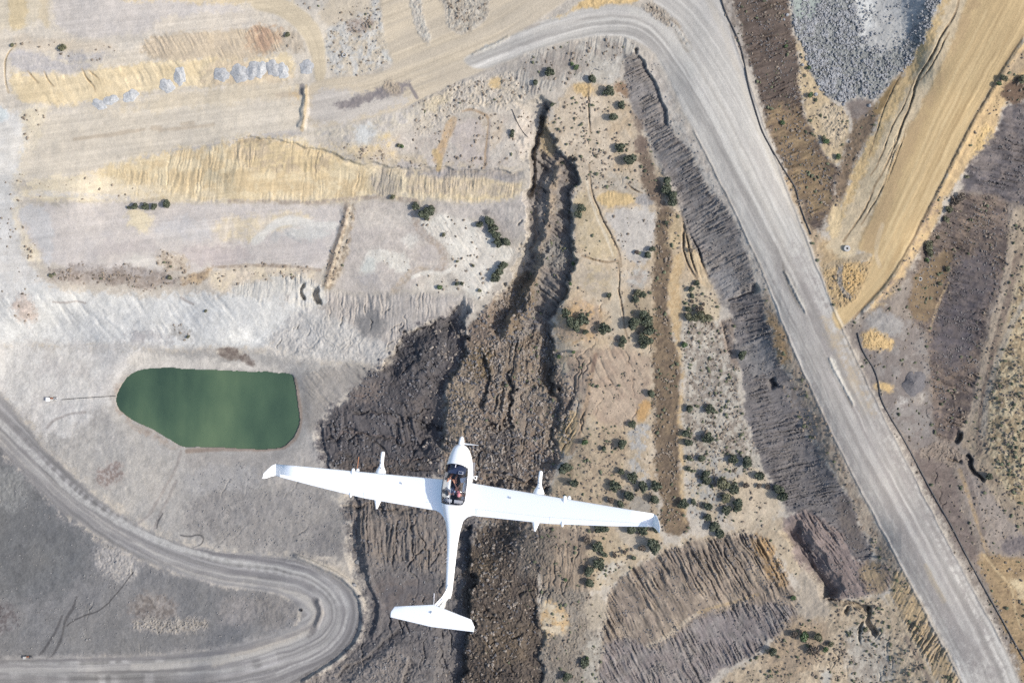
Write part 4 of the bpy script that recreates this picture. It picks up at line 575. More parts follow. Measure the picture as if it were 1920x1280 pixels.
for cl, n, spread, c0, c1, o in ((PC, 26, 88, (190,187,184), (122,119,122), .62), (HC, 44, 100, (219,214,207), (150,145,141), .5), (SC_, 16, 60, (218,194,152), (166,140,102), .5)):
    cc_ = chaikin(cl, 2, False); nrm_ = np.gradient(cc_, axis=0); nrm_ /= np.linalg.norm(nrm_, axis=1)[:, None]; nrm_ = np.stack([-nrm_[:, 1], nrm_[:, 0]], 1)
    for i in range(n):
        a = int(rng.randint(0, len(cc_)*.7)); b = min(len(cc_), a+int(rng.randint(max(4, len(cc_)//5), len(cc_)//2+4))); off = rng.uniform(-.5, .5)*spread; dr = rng.uniform(-.10, .10)*spread
        q = cc_[a:b]+nrm_[a:b]*(off+dr*np.linspace(0, 1, b-a))[:, None]; keep_ = C.copy() if False else None
        w, sd_, v_, tot_ = pdist(q, 8, 2, 1); wd = rng.uniform(1.5, 5.0); on = np.isin(CLS[w], (1, 2, 3)); k = (1-ss(wd*.5, wd+1.2, np.abs(sd_)))*o*on*(.4+.6*vn(v_/22, v_*0+i, 4))*ss(0, 30, v_)*(1-ss(tot_-30, tot_, v_))
        C[w] = C[w]*(1-k[..., None])+np.array(c0 if rng.rand() < .6 else c1, np.float32)*k[..., None]

def walk(x, y, ang, n, st, wob):
    a = math.radians(ang); out = [(x, y)]; r = rng.normal(size=n)
    for k in range(n): b = a+wob*r[k]; x += st*math.cos(b); y += st*math.sin(b); out.append((x, y))
    return out
for (x0, x1, y0, y1, ang, da, n, st, wob, wd, dp, cnt) in ((885,1050,600,850,97,12,9,11,.5,3.0,2.0,30),(1050,1110,640,800,104,8,8,11,.4,2.6,1.4,9),(1090,1220,560,790,95,35,7,9,.5,1.9,.8,16),(620,810,700,890,5,18,9,10,.5,3.2,2.4,16),(740,870,600,680,150,14,7,9,.4,2.8,2.0,8),
    (650,860,950,1230,90,10,8,12,.45,3.4,2.4,24),(880,1005,1000,1260,15,20,7,10,.6,3.0,2.0,18),(1560,1700,1160,1270,102,14,7,9,.5,2.0,1.0,12),(1830,1915,620,1000,112,10,5,9,.5,1.8,.7,12),(1010,1110,990,1090,93,6,8,11,.35,2.4,1.3,10),
    (520,840,560,640,100,14,6,8,.5,2.6,1.6,16),(1700,1800,640,960,100,20,6,10,.5,2.0,.9,10),(350,620,880,1010,130,20,7,10,.5,1.8,.6,12),(120,320,1100,1200,112,10,7,11,.4,1.8,.7,8),(1150,1180,300,340,90,20,5,8,.4,1.6,.6,3),(1660,1720,30,300,115,4,9,12,.15,1.6,.7,8),(1000,1030,300,560,60,20,5,8,.4,2.6,1.8,12),(1060,1090,700,860,105,8,6,9,.4,2.6,1.4,9)):
    for i in range(cnt): crack(walk(rng.uniform(x0, x1), rng.uniform(y0, y1), ang+rng.uniform(-da, da), n, st*.8, wob*1.3), wd*rng.uniform(.6, 1.1), dp*rng.uniform(.35, .85), 2)



# ------------------------------------------------------------------ finish the ground
G1 = fbm(GX/3.2, GY/3.2, 9, 3, .7); G2 = fbm(GX/11, GY/11, 11, 4, .6); G3 = rng.rand(NY, NX).astype(np.float32)
roadm = box(np.isin(CLS, (1, 2, 3, 4)).astype(np.float32), 2)
q = 1-.72*roadm
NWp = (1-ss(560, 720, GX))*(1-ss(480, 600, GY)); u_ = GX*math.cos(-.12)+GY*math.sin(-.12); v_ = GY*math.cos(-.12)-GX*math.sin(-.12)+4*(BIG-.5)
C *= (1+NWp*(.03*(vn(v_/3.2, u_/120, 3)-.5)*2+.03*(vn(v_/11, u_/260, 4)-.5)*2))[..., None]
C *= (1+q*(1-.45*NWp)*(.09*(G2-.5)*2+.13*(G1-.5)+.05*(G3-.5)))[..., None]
GR = C.mean(-1, keepdims=True); C = GR+(C-GR)*.95; C[..., 2] -= .6*np.clip(C[..., 2]-C[..., 0], 0, 20); C[..., 2] -= .35*np.clip(C[..., 2]-C[..., 1]+2, 0, 20)*(1-roadm)
C += (q*(BIG-.5)*10)[..., None]*np.array((1.2, .9, .4), np.float32)
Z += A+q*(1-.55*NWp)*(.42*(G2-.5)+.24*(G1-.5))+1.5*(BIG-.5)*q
WATER_Z = -26.0
POND = [(216,745),(228,722),(240,704),(262,692),(316,688),(352,693),(400,693),(452,697),(500,697),(546,700),(552,715),(556,745),(561,775),(562,795),(554,815),(540,832),(520,840),(470,842),(420,838),(380,838),(345,838),(325,826),(300,812),(270,796),(245,784),(228,772),(219,760)]
w, m = pmask(POND, 3, 2); wb = win(np.array(POND, float), 60)
Z[w] = Z[w]*(1-m)+(-30)*m
mm = np.zeros_like(Z); mm[w] = m
near = box(box(mm, 22), 22)[wb]; out = mm[wb]
tgt = WATER_Z+.35+np.clip((.5-near), 0, 1)*2.0
Z[wb] = np.where(out < .5, np.maximum(Z[wb]*(1-ss(.02, .4, near))+tgt*ss(.02, .4, near), WATER_Z+.25), np.minimum(Z[wb], WATER_Z-.3-6*(out-.5)))
edge = ss(0, 60, np.minimum(np.minimum(GX+130, 2050-GX), np.minimum(GY+90, 1370-GY)))
ZE = Z*edge
nn = ss(.35, .65, fbm(GX/150, GY/150, 6, 4))[..., None]; oc_ = np.array((190, 176, 158))*(1-nn)+np.array((150, 142, 134))*nn
C = C*edge[..., None]+oc_*(1-edge[..., None])
def zat(x, y):
    j = int(round((x-XS[0])/STEP)); i = int(round((y-YS[0])/STEP)); j = min(max(j, 0), NX-1); i = min(max(i, 0), NY-1)
    return float(ZE[i, j])
def gp(x, y, dz=0.0):
    """the world point of the ground seen at photograph pixel x, y"""
    z = zat(x, y)+dz; k = (H-z)/H
    return Vector(((x-960)*S*k, (640-y)*S*k, z))
KK = (H-ZE)/H
VERT = np.stack([(GX-960)*S*KK, (640-GY)*S*KK, ZE], -1).reshape(-1, 3).astype(np.float32)
import os
if os.environ.get('DUMPC'): np.save('/tmp/C.npy', C); np.save('/tmp/cls.npy', CLS)
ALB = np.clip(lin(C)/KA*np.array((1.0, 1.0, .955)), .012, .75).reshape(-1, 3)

# ------------------------------------------------------------------ materials
def mat(name, col, rough=.8, metal=0, noise=None, emit=None):
    m = bpy.data.materials.new(name); m.use_nodes = True; b = m.node_tree.nodes['Principled BSDF']
    b.inputs['Base Color'].default_value = (*col, 1); b.inputs['Roughness'].default_value = rough; b.inputs['Metallic'].default_value = metal
    if noise:
        sc, amt = noise; n = m.node_tree.nodes.new('ShaderNodeTexNoise'); n.inputs['Scale'].default_value = sc; n.inputs['Detail'].default_value = 4
        g = m.node_tree.nodes.new('ShaderNodeNewGeometry'); m.node_tree.links.new(g.outputs['Position'], n.inputs['Vector'])
        r = m.node_tree.nodes.new('ShaderNodeMapRange'); r.inputs[1].default_value = .3; r.inputs[2].default_value = .7
        r.inputs[3].default_value = 1-amt; r.inputs[4].default_value = 1+amt
        x = m.node_tree.nodes.new('ShaderNodeMix'); x.data_type = 'RGBA'; x.blend_type = 'MULTIPLY'; x.inputs[0].default_value = 1
        x.inputs[6].default_value = (*col, 1)
        m.node_tree.links.new(n.outputs[0], r.inputs[0]); m.node_tree.links.new(r.outputs[0], x.inputs[7]); m.node_tree.links.new(x.outputs[2], b.inputs['Base Color'])
    return m
def ground_mat(name):
    m = bpy.data.materials.new(name); m.use_nodes = True; t = m.node_tree; b = t.nodes['Principled BSDF']
    b.inputs['Roughness'].default_value = .95; b.inputs['Specular IOR Level'].default_value = .15
    a = t.nodes.new('ShaderNodeAttribute'); a.attribute_name = 'soil'
    g = t.nodes.new('ShaderNodeNewGeometry'); n = t.nodes.new('ShaderNodeTexNoise'); n.inputs['Scale'].default_value = 1.6; n.inputs['Detail'].default_value = 5
    t.links.new(g.outputs['Position'], n.inputs['Vector'])
    r = t.nodes.new('ShaderNodeMapRange'); r.inputs[1].default_value = .3; r.inputs[2].default_value = .7; r.inputs[3].default_value = .88; r.inputs[4].default_value = 1.12
    x = t.nodes.new('ShaderNodeMix'); x.data_type = 'RGBA'; x.blend_type = 'MULTIPLY'; x.inputs[0].default_value = 1
    t.links.new(n.outputs[0], r.inputs[0]); t.links.new(a.outputs['Color'], x.inputs[6]); t.links.new(r.outputs[0], x.inputs[7]); t.links.new(x.outputs[2], b.inputs['Base Color'])
    bp = t.nodes.new('ShaderNodeBump'); bp.inputs['Strength'].default_value = .35; bp.inputs['Distance'].default_value = .3
    t.links.new(n.outputs[0], bp.inputs['Height']); t.links.new(bp.outputs[0], b.inputs['Normal'])
    return m
M_SOIL = ground_mat('soil')

def meshobj(name, verts, faces, material, parent=None, cols=None, smooth=True, k=None):
    """faces: int array (n, k) all with k corners"""
    verts = np.asarray(verts, np.float32); faces = np.asarray(faces, np.int32); k = faces.shape[1]
    me = bpy.data.meshes.new(name); me.vertices.add(len(verts)); me.vertices.foreach_set('co', verts.ravel())
    me.loops.add(faces.size); me.loops.foreach_set('vertex_index', faces.ravel())
    me.polygons.add(len(faces)); me.polygons.foreach_set('loop_start', np.arange(0, faces.size, k, dtype=np.int32))
    me.polygons.foreach_set('loop_total', np.full(len(faces), k, np.int32))
    me.polygons.foreach_set('use_smooth', np.full(len(faces), smooth))
    me.update(calc_edges=True)
    if cols is not None:
        at = me.color_attributes.new('soil', 'FLOAT_COLOR', 'POINT')
        at.data.foreach_set('color', np.concatenate([cols, np.ones((len(cols), 1))], 1).astype(np.float32).ravel())
    me.materials.append(material)
    o = bpy.data.objects.new(name, me); COL.objects.link(o)
    if parent: o.parent = parent
    return o
def tag(o, label=None, cat=None, group=None, kind=None):
    if label: o['label'] = label
    if cat: o['category'] = cat
    if group: o['group'] = group
    if kind: o['kind'] = kind
    return o
idx = np.arange(NY*NX, dtype=np.int32).reshape(NY, NX)
quads = np.stack([idx[1:, :-1], idx[1:, 1:], idx[:-1, 1:], idx[:-1, :-1]], -1).reshape(-1, 4)
qc = CLS[:-1, :-1].reshape(-1)
LABS = {0: ('ground', 'bare stepped quarry ground of sand, grey spoil and eroded slopes'), 1: ('haul_road', 'wide pale grey haul road curving from the upper left to the lower right'),
        2: ('sand_road', 'wide yellow sand road climbing to the upper right corner'), 3: ('pit_road', 'rutted grey pit road looping round in a hairpin at the lower left'),
        4: ('junction_road', 'tan dirt tracks meeting at the top of the quarry')}
for c, (nm, lb) in LABS.items():
    f = quads[qc == c]; u, inv = np.unique(f, return_inverse=True)
    o = meshobj(nm, VERT[u], inv.reshape(-1, 4), M_SOIL, cols=ALB[u]); tag(o, lb, 'road' if c else 'ground', kind='structure')
# land beyond the surveyed block
xo = np.concatenate([np.linspace(-3200, -130, 34)[:-1], np.linspace(-130, 2050, 30), np.linspace(2050, 5200, 34)[1:]])
yo = np.concatenate([np.linspace(-3200, -90, 34)[:-1], np.linspace(-90, 1370, 22), np.linspace(1370, 4600, 34)[1:]])
OX, OY = np.meshgrid(xo, yo); inside = (OX > -131) & (OX < 2051) & (OY > -91) & (OY < 1371)
dd = np.maximum(np.maximum(-130-OX, OX-2050), np.maximum(-90-OY, OY-1370)); dd = np.clip(dd, 0, None)
oz = (fbm(OX/260, OY/260, 3, 4)-.5)*40*ss(0, 400, dd)
ov = np.stack([(OX-960)*S, (640-OY)*S, oz], -1).reshape(-1, 3)
ocol = np.empty(OX.shape+(3,)); ocol[:] = (190, 176, 158); nn = ss(.35, .65, fbm(OX/150, OY/150, 6, 4))[..., None]; ocol = ocol*(1-nn)+np.array((150, 142, 134))*nn
oi = np.arange(OX.size).reshape(OX.shape)
core = inside[1:, :-1] & inside[1:, 1:] & inside[:-1, 1:] & inside[:-1, :-1]
oq = np.stack([oi[1:, :-1], oi[1:, 1:], oi[:-1, 1:], oi[:-1, :-1]], -1)[~core]
o = meshobj('hills', ov, oq, M_SOIL, cols=(lin(ocol)/KA).reshape(-1, 3)); tag(o, 'dry rolling land around the quarry', 'ground', kind='structure')

# ------------------------------------------------------------------ pond
def water_mat():
    m = bpy.data.materials.new('pond_water'); m.use_nodes = True; t = m.node_tree; b = t.nodes['Principled BSDF']
    b.inputs['Roughness'].default_value = .12; b.inputs['IOR'].default_value = 1.33
    g = t.nodes.new('ShaderNodeNewGeometry'); mp = t.nodes.new('ShaderNodeMapping'); mp.inputs['Scale'].default_value = (.022, .010, .03); mp.inputs['Rotation'].default_value = (0, 0, .2)
    n = t.nodes.new('ShaderNodeTexNoise'); n.inputs['Scale'].default_value = 1; n.inputs['Detail'].default_value = 5; n.inputs['Roughness'].default_value = .55
    r = t.nodes.new('ShaderNodeValToRGB'); e = r.color_ramp.elements
    e[0].position = .36; e[0].color = (.029, .052, .036, 1); e[1].position = .66; e[1].color = (.080, .118, .066, 1)
    e2 = r.color_ramp.elements.new(.5); e2.color = (.048, .080, .049, 1)
    t.links.new(g.outputs['Position'], mp.inputs[0]); t.links.new(mp.outputs[0], n.inputs[0]); t.links.new(n.outputs[0], r.inputs[0]); t.links.new(r.outputs[0], b.inputs['Base Color'])
    n2 = t.nodes.new('ShaderNodeTexNoise'); n2.inputs['Scale'].default_value = 1.2; n2.inputs['Detail'].default_value = 3; bp = t.nodes.new('ShaderNodeBump'); bp.inputs['Strength'].default_value = .12; bp.inputs['Distance'].default_value = .05
    t.links.new(g.outputs['Position'], n2.inputs[0]); t.links.new(n2.outputs[0], bp.inputs['Height']); t.links.new(bp.outputs[0], b.inputs['Normal'])
    return m
kz = (H-WATER_Z)/H; pc = np.array(POND, float); cc = pc.mean(0)
pp = chaikin(cc+(pc-cc)*1.05, 2)
bm = bmesh.new(); vs = [bm.verts.new(((x-960)*S*kz, (640-y)*S*kz, WATER_Z)) for x, y in pp[::-1]]; bm.faces.new(vs)
me = bpy.data.meshes.new('pond_water'); bm.to_mesh(me); bm.free(); me.materials.append(water_mat())
pond = bpy.data.objects.new('pond_water', me); COL.objects.link(pond); tag(pond, 'still dark green pond water at the bottom of the pit', 'pond', kind='structure')

# ------------------------------------------------------------------ trees and bushes
M_LEAF = {'dark': mat('dark_leaves', (.066, .076, .046), .75, noise=(.9, .55)), 'olive': mat('olive_leaves', (.105, .104, .058), .75, noise=(.9, .5)),
          'green': mat('fresh_leaves', (.075, .112, .045), .75, noise=(.9, .5)), 'dry': mat('dry_twigs', (.125, .100, .076), .85, noise=(.9, .45))}
M_BARK = mat('bark', (.10, .075, .055), .9, noise=(3, .4))
def crown_mesh(name, m, seed, n=620, flat=.8, lobes=9):
    r = np.random.RandomState(seed)
    d = r.normal(size=(lobes, 3)); d /= np.linalg.norm(d, axis=1)[:, None]; d[:, 2] = np.abs(d[:, 2])*.75
    lc = d*r.uniform(.25, .62, (lobes, 1)); lr = r.uniform(.28, .5, lobes); lc[0] = 0; lr[0] = .62
    k = r.choice(lobes, n, p=lr**2/np.sum(lr**2)); dd = r.normal(size=(n, 3)); dd /= np.linalg.norm(dd, axis=1)[:, None]
    c = lc[k]+dd*(lr[k]*r.uniform(.45, 1.0, n)**.5)[:, None]
    c = c*np.array((1, 1, flat)); c[:, 2] += .85
    nrm = dd+r.normal(size=(n, 3))*.55; nrm /= np.linalg.norm(nrm, axis=1)[:, None]
    t = np.cross(nrm, r.normal(size=(n, 3))); t /= np.linalg.norm(t, axis=1)[:, None]; b = np.cross(nrm, t)
    s = r.uniform(.07, .15, (n, 1)); v = []
    for a, q in ((1, .55), (.3, 1), (-1, .3), (-.35, -.9), (.6, -.75)): v.append(c+t*s*a+b*s*q)
    V = np.stack(v, 1).reshape(-1, 3); F = np.arange(n*5).reshape(n, 5)
    o = meshobj(name, V, F, M_LEAF[m], smooth=False); me = o.data; bpy.data.objects.remove(o); return me
def tube(pts, rad, k=7, cap=True):
    pts = [Vector(p) for p in pts]; V = []; F = []
    for i, p in enumerate(pts):
        d = (pts[min(i+1, len(pts)-1)]-pts[max(i-1, 0)]).normalized(); u = d.orthogonal().normalized() if abs(d.z) > .9 else d.cross(Vector((0, 0, 1))).normalized(); v = d.cross(u)
        r = rad[i] if hasattr(rad, '__len__') else rad
        V += [p+(u*math.cos(2*math.pi*j/k)+v*math.sin(2*math.pi*j/k))*r for j in range(k)]
    for i in range(len(pts)-1):
        for j in range(k): a = i*k+j; b = i*k+(j+1) % k; F.append((a, b, b+k, a+k))
    return V, F, k, len(pts)
def bm_tube(bm, pts, rad, k=7):
    V, F, k, n = tube(pts, rad, k); vs = [bm.verts.new(v) for v in V]
    for f in F: bm.faces.new([vs[i] for i in f])
    bm.faces.new(vs[:k][::-1]); bm.faces.new(vs[-k:])
def bm_box(bm, c, s, rot=None):
    r = bmesh.ops.create_cube(bm, size=1); M = Matrix.Translation(Vector(c)) @ (rot or Matrix.Identity(4)) @ Matrix.Diagonal((*s, 1))
    bmesh.ops.transform(bm, matrix=M, verts=r['verts']); return r['verts']
def link(name, bm, m, parent=None, smooth=False, bevel=0):
    if bevel: bmesh.ops.bevel(bm, geom=bm.edges[:], offset=bevel, segments=2, affect='EDGES', clamp_overlap=True)
    bmesh.ops.recalc_face_normals(bm, faces=bm.faces[:])
    me = bpy.data.meshes.new(name); bm.to_mesh(me); bm.free(); me.materials.append(m)
    if smooth: me.polygons.foreach_set('use_smooth', [True]*len(me.polygons))
    o = bpy.data.objects.new(name, me); COL.objects.link(o)
    if parent: o.parent = parent
    return o
def empty(name, loc=(0, 0, 0), rz=0):
    o = bpy.data.objects.new(name, None); COL.objects.link(o); o.location = loc; o.rotation_euler = (0, 0, rz); return o
def trunk_mesh(seed):
    r = random.Random(seed); bm = bmesh.new(); bm_tube(bm, [(0, 0, -.3), (.02, .01, .15), (.04, -.03, .42), (.02, .02, .75)], [.10, .075, .06, .035])
    for k in range(5):
        a = k*1.26+r.random(); h = .25+.08*k; bm_tube(bm, [(.03, 0, h), (math.cos(a)*.22, math.sin(a)*.22, h+.22), (math.cos(a)*.5, math.sin(a)*.5, h+.42)], [.035, .025, .01], 5)
    o = link('trunk', bm, M_BARK); me = o.data; bpy.data.objects.remove(o); return me
TRK = [trunk_mesh(i) for i in range(2)]
CRN = {k: [crown_mesh('crown', k, 10*i+len(k), fl_n, fl, lb) for i, (fl_n, fl, lb) in enumerate(p)] for k, p in
       {'dark': [(900, .8, 9), (900, .75, 12), (760, .85, 7)], 'olive': [(620, .7, 9), (620, .6, 12)], 'green': [(560, .7, 8), (560, .8, 10)], 'dry': [(420, .55, 9), (420, .5, 11)]}.items()}
KIND = {'d': ('dark', 'bushy_tree', 'tree', 'dark green'), 'o': ('olive', 'olive_bush', 'bush', 'olive green'), 'g': ('green', 'green_bush', 'bush', 'fresh green'), 'b': ('dry', 'dry_bush', 'bush', 'greyish brown')}
ORD = ['first','second','third','fourth','fifth','sixth','seventh','eighth','ninth','tenth','eleventh','twelfth','thirteenth']
seen = {}
def plant(x, y, r, k, label, group):
    fam, nm, cat, _ = KIND[k]; R_ = r*S*1.24; p = gp(x, y, -.1)
    t = empty(nm, p, random.random()*6.28); sc = R_*random.uniform(.95, 1.05); t.scale = (sc, sc*random.uniform(.88, 1.12), sc*random.uniform(.8, 1.0))
    n = seen.get(k, 0); seen[k] = n+1; lst = CRN[fam]
    c = bpy.data.objects.new('crown', lst[n % len(lst)]); COL.objects.link(c); c.parent = t
    u = bpy.data.objects.new('trunk', TRK[n % 2]); COL.objects.link(u); u.parent = t
    tag(t, label, cat, group)
def stand(place, axis, items, group):
    """a small stand: labels count along it (axis t: from the top, l: from the left)"""
    bykind = {}
    for it in items: bykind.setdefault(it[3], []).append(it)
    for k, its in bykind.items():
        its.sort(key=lambda q: q[1] if axis == 't' else q[0]); big = max(q[2] for q in its)
        for i, (x, y, r, _) in enumerate(its):
            f = KIND[k]; sz = 'broad' if r >= 11 else ('rounded' if r >= 8 else ('small' if r >= 5 else 'tiny'))
            if len(its) == 1: lb = f'{sz} {f[3]} {f[2]} {place}'
            else: lb = f'{sz} {f[3]} {f[2]} {place}, {ORD[i]} from the {"top" if axis == "t" else "left"}'
            plant(x, y, r, k, lb, group)
G_ = 'scattered trees and bushes of the quarry'
stand('under the upper haul road bend', 'l', [(1030,138,9,'d'),(1004,156,6,'d'),(1110,150,9,'d'),(1035,197,5,'d'),(1080,128,6,'g'),(1072,122,4,'g')], G_)
stand('on sandy plateau beside upper embankment', 't', [(1141,173,10,'d'),(1164,199,8,'d'),(1149,221,10,'d'),(1162,279,9,'d'),(1180,302,12,'d')], G_)
stand('on the grey bench left of the canyon', 't', [(961,248,5,'d'),(960,255,4,'d')], G_)
stand('on the sandy upper left benches', 'l', [(119,92,7,'o'),(24,86,4,'o'),(541,67,5,'o'),(747,274,4,'o'),(737,370,5,'o'),(754,276,4,'g')], G_)
stand('in the row below the yellow scarp', 'l', [(256,388,8,'d'),(275,388,7,'d'),(291,388,7,'d'),(315,384,9,'d'),(243,390,4,'d')], 'row of trees below the yellow scarp')
stand('on the brown edge of the left bench', 'l', [(97,517,4,'o'),(320,520,5,'o'),(386,583,3,'o'),(354,631,4,'o')], G_)
stand('at the corner of the walled centre bench', 'l', [(780,388,7,'d'),(796,402,10,'d'),(807,395,10,'d'),(800,408,7,'d')], G_)
stand('in the dark chain on the white bench', 't', [(900,422,8,'d'),(917,416,11,'d'),(924,430,10,'d'),(930,442,9,'d'),(935,455,9,'d'),(949,454,10,'d')], 'chain of trees on the white bench')
stand('on the right rim of the white bench', 't', [(943,498,9,'d'),(936,510,9,'d'),(929,521,9,'d')], G_)
stand('dotted over the white bench', 'l', [(832,441,4,'o'),(857,532,5,'d'),(866,532,4,'d'),(825,539,6,'g'),(887,498,3,'o'),(899,544,4,'o'),(857,490,3,'o')], G_)
stand('on the right rim of the canyon', 't', [(1089,391,8,'d'),(1084,403,8,'d'),(1075,494,4,'g'),(1069,532,4,'g')], G_)
stand('at the foot of the grey embankment', 't', [(1250,340,8,'d'),(1248,357,9,'d'),(1259,369,10,'d'),(1260,381,9,'d'),(1249,418,4,'d')], G_)
stand('on the pale round clearing of the plateau', 't', [(1222,467,6,'d'),(1214,478,7,'d'),(1193,473,5,'b')], G_)
stand('below the canyon on the orange slope', 'l', [(1060,587,9,'d'),(1072,606,13,'d'),(1080,614,9,'d'),(1091,600,12,'d'),(1097,622,6,'d')], G_)
stand('beside the cracked track on the plateau', 't', [(1141,554,6,'d'),(1132,617,11,'d'),(1167,637,8,'d'),(1164,646,6,'d')], G_)
stand('in the thicket beside the scrub band', 't', [(1195,548,6,'o'),(1204,553,6,'d'),(1192,561,7,'d'),(1206,590,10,'d'),(1186,606,12,'d'),(1212,602,12,'d'),(1216,620,11,'d'),(1205,634,9,'d'),(1206,648,8,'d'),(1214,640,9,'d')], 'thicket beside the brown scrub band')
stand('on the sandy strip beside the scrub band', 't', [(1295,470,5,'b'),(1306,531,5,'d'),(1295,542,6,'d'),(1297,555,5,'d'),(1297,565,4,'b'),(1318,570,4,'b'),(1290,580,5,'d')], G_)
stand('in the low hedge above the white scrub', 'l', [(1291,593,8,'o'),(1303,596,8,'o'),(1314,590,9,'o'),(1325,596,9,'o'),(1310,580,8,'b')], 'low hedge on the sandy strip')
stand('on the white scrubland under the embankment', 't', [(1389,665,10,'d'),(1292,765,8,'d'),(1330,767,9,'d'),(1327,768,6,'d'),(1326,820,10,'d'),(1285,812,8,'d'),(1289,829,8,'d'),(1281,646,6,'g')], G_)
stand('on the slope left of the scrub band', 't', [(1220,737,9,'d'),(1185,794,7,'d'),(1165,831,9,'d'),(1132,840,6,'d'),(1164,883,6,'d'),(1047,668,5,'g'),(1075,660,4,'g'),(1096,828,7,'g')], G_)
stand('above the right wing', 'l', [(1059,875,14,'d'),(1076,905,10,'d'),(1152,910,10,'d'),(1145,937,8,'b'),(1185,893,9,'d'),(1178,928,11,'d'),(1205,910,11,'d'),(1229,910,9,'d'),(1226,934,9,'d'),(1163,944,8,'d')], 'trees above the right wing')
stand('in the upper row of the grove', 'l', [(1290,857,5,'d'),(1314,858,8,'d'),(1374,860,8,'d'),(1399,865,12,'d'),(1422,891,10,'d'),(1398,909,6,'b'),(1422,909,5,'b'),(1438,912,6,'b')], 'grove by the scrub strip')
stand('in the middle row of the grove', 'l', [(1290,878,5,'d'),(1321,888,9,'d'),(1324,900,9,'d'),(1352,902,12,'o'),(1374,914,10,'d'),(1360,933,9,'o'),(1382,942,10,'d'),(1380,952,8,'d')], 'grove by the scrub strip')
stand('in the lower rows of the grove', 'l', [(1280,943,9,'d'),(1299,940,6,'d'),(1326,948,9,'d'),(1360,955,8,'d'),(1326,968,7,'d'),(1337,984,10,'d'),(1347,998,10,'d')], 'grove by the scrub strip')
stand('on the embankment toe beside the grove', 't', [(1457,916,11,'d'),(1464,929,11,'d')], G_)
stand('below the right wing', 'l', [(1122,988,9,'d'),(1132,990,8,'d'),(1182,991,9,'d'),(1205,993,9,'d'),(1229,990,9,'d'),(1225,1020,15,'d'),(1204,1026,7,'b')], 'trees below the right wing')
stand('above the furrowed spoil fan', 't', [(1101,1012,7,'b'),(1120,1024,11,'d'),(1132,1038,7,'d'),(1122,1055,11,'d'),(1103,1068,10,'d'),(1105,1090,9,'d'),(1060,1085,4,'g'),(1171,1034,5,'b'),(1187,1044,5,'d'),(1152,1040,5,'b')], 'bushes above the furrowed fan')
stand('on the brown slope at the bottom edge', 't', [(1096,1240,8,'d'),(1062,1265,9,'d'),(1100,1232,5,'g')], G_)
stand('by the gully at the lower right', 'l', [(1505,1190,11,'g'),(1488,1186,8,'b'),(1532,1190,9,'o'),(1547,1215,6,'g'),(1522,1216,10,'b'),(1447,1218,9,'d'),(1487,1120,5,'g'),(1556,1206,6,'o'),(1620,1178,5,'o')], 'bushes of the lower right gully')
stand('along the right edge of the sand road', 't', [(1879,148,7,'o'),(1871,158,5,'g'),(1915,150,8,'o'),(1812,332,4,'o'),(1797,372,9,'b'),(1787,378,8,'b'),(1777,395,7,'o'),(1773,412,6,'o')], 'bushes along the sand road')
stand('between the sand road and the dark slope', 't', [(1745,455,6,'b'),(1739,463,9,'o'),(1742,474,7,'o'),(1736,489,5,'g'),(1757,446,4,'o'),(1761,531,4,'o'),(1775,504,5,'o'),(1852,892,7,'d')], 'bushes along the sand road')
stand('on the yellow wedge beside the stone tip', 't', [(1515,128,4,'g'),(1518,180,6,'g'),(1466,230,5,'g'),(1548,266,6,'g'),(1571,294,6,'g'),(1473,88,4,'g'),(1543,260,5,'o')], 'green tufts on the yellow wedge')

# ------------------------------------------------------------------ dry scrub and stones too many to count
def blob(seed, sub=1, squash=.7, jag=.35):
    bm = bmesh.new(); bmesh.ops.create_icosphere(bm, subdivisions=sub, radius=1); r = random.Random(seed)
    for v in bm.verts: v.co *= 1+r.uniform(-jag, jag); v.co.z *= squash
    V = np.array([v.co[:] for v in bm.verts]); F = np.array([[v.index for v in f.verts] for f in bm.faces]); bm.free(); return V, F
def scatter(name, dens, n, rmin, rmax, material, label, squash=.7, jag=.35, sink=.1, pw=2.2, seed=3, kinds=5, cat=None, excl=None):
    r = np.random.RandomState(seed); out = []; w = (dens/dens.max()).ravel().astype(np.float64); w[w < .03] = 0
    cl = ss(.46, .66, fbm(GX/13, GY/13, seed, 4)).ravel()*.93+.07; w = w*cl; w /= w.sum()
    ids = r.choice(len(w), n, p=w); x = GX.ravel()[ids]+r.uniform(-.7, .7, n); y = GY.ravel()[ids]+r.uniform(-.7, .7, n); z = ZE.ravel()[ids]
    k = (H-z)/H; P3 = np.stack([(x-960)*S*k, (640-y)*S*k, z], 1); rad = rmin+(rmax-rmin)*r.rand(n)**pw; ang = r.rand(n)*6.28; asp = r.uniform(.75, 1.25, n)
    B = [blob(seed*10+i, 1, squash, jag) for i in range(kinds)]; VV = []; FF = []; off = 0; kk = r.randint(0, kinds, n)
    for i, (V, F) in enumerate(B):
        s = np.where(kk == i)[0]; m = len(s)
        if not m: continue
        c, sn = np.cos(ang[s])[:, None], np.sin(ang[s])[:, None]; vx = V[None, :, 0]*asp[s][:, None]; vy = V[None, :, 1]/asp[s][:, None]
        R_ = rad[s][:, None]; Q = np.stack([(vx*c-vy*sn)*R_, (vx*sn+vy*c)*R_, V[None, :, 2]*R_+R_*(squash-sink*2)], -1)+P3[s][:, None, :]
        VV.append(Q.reshape(-1, 3)); FF.append((F[None]+(np.arange(m)*len(V))[:, None, None]+off).reshape(-1, 3)); off += m*len(V)
    o = meshobj(name, np.concatenate(VV), np.concatenate(FF), material, smooth=False); tag(o, label, kind='stuff'); return o
M_SCRUB = mat('dry_scrub', (.16, .128, .096), .9, noise=(.35, .5)); M_SCRUBG = mat('green_scrub', (.082, .088, .05), .9, noise=(.35, .5))
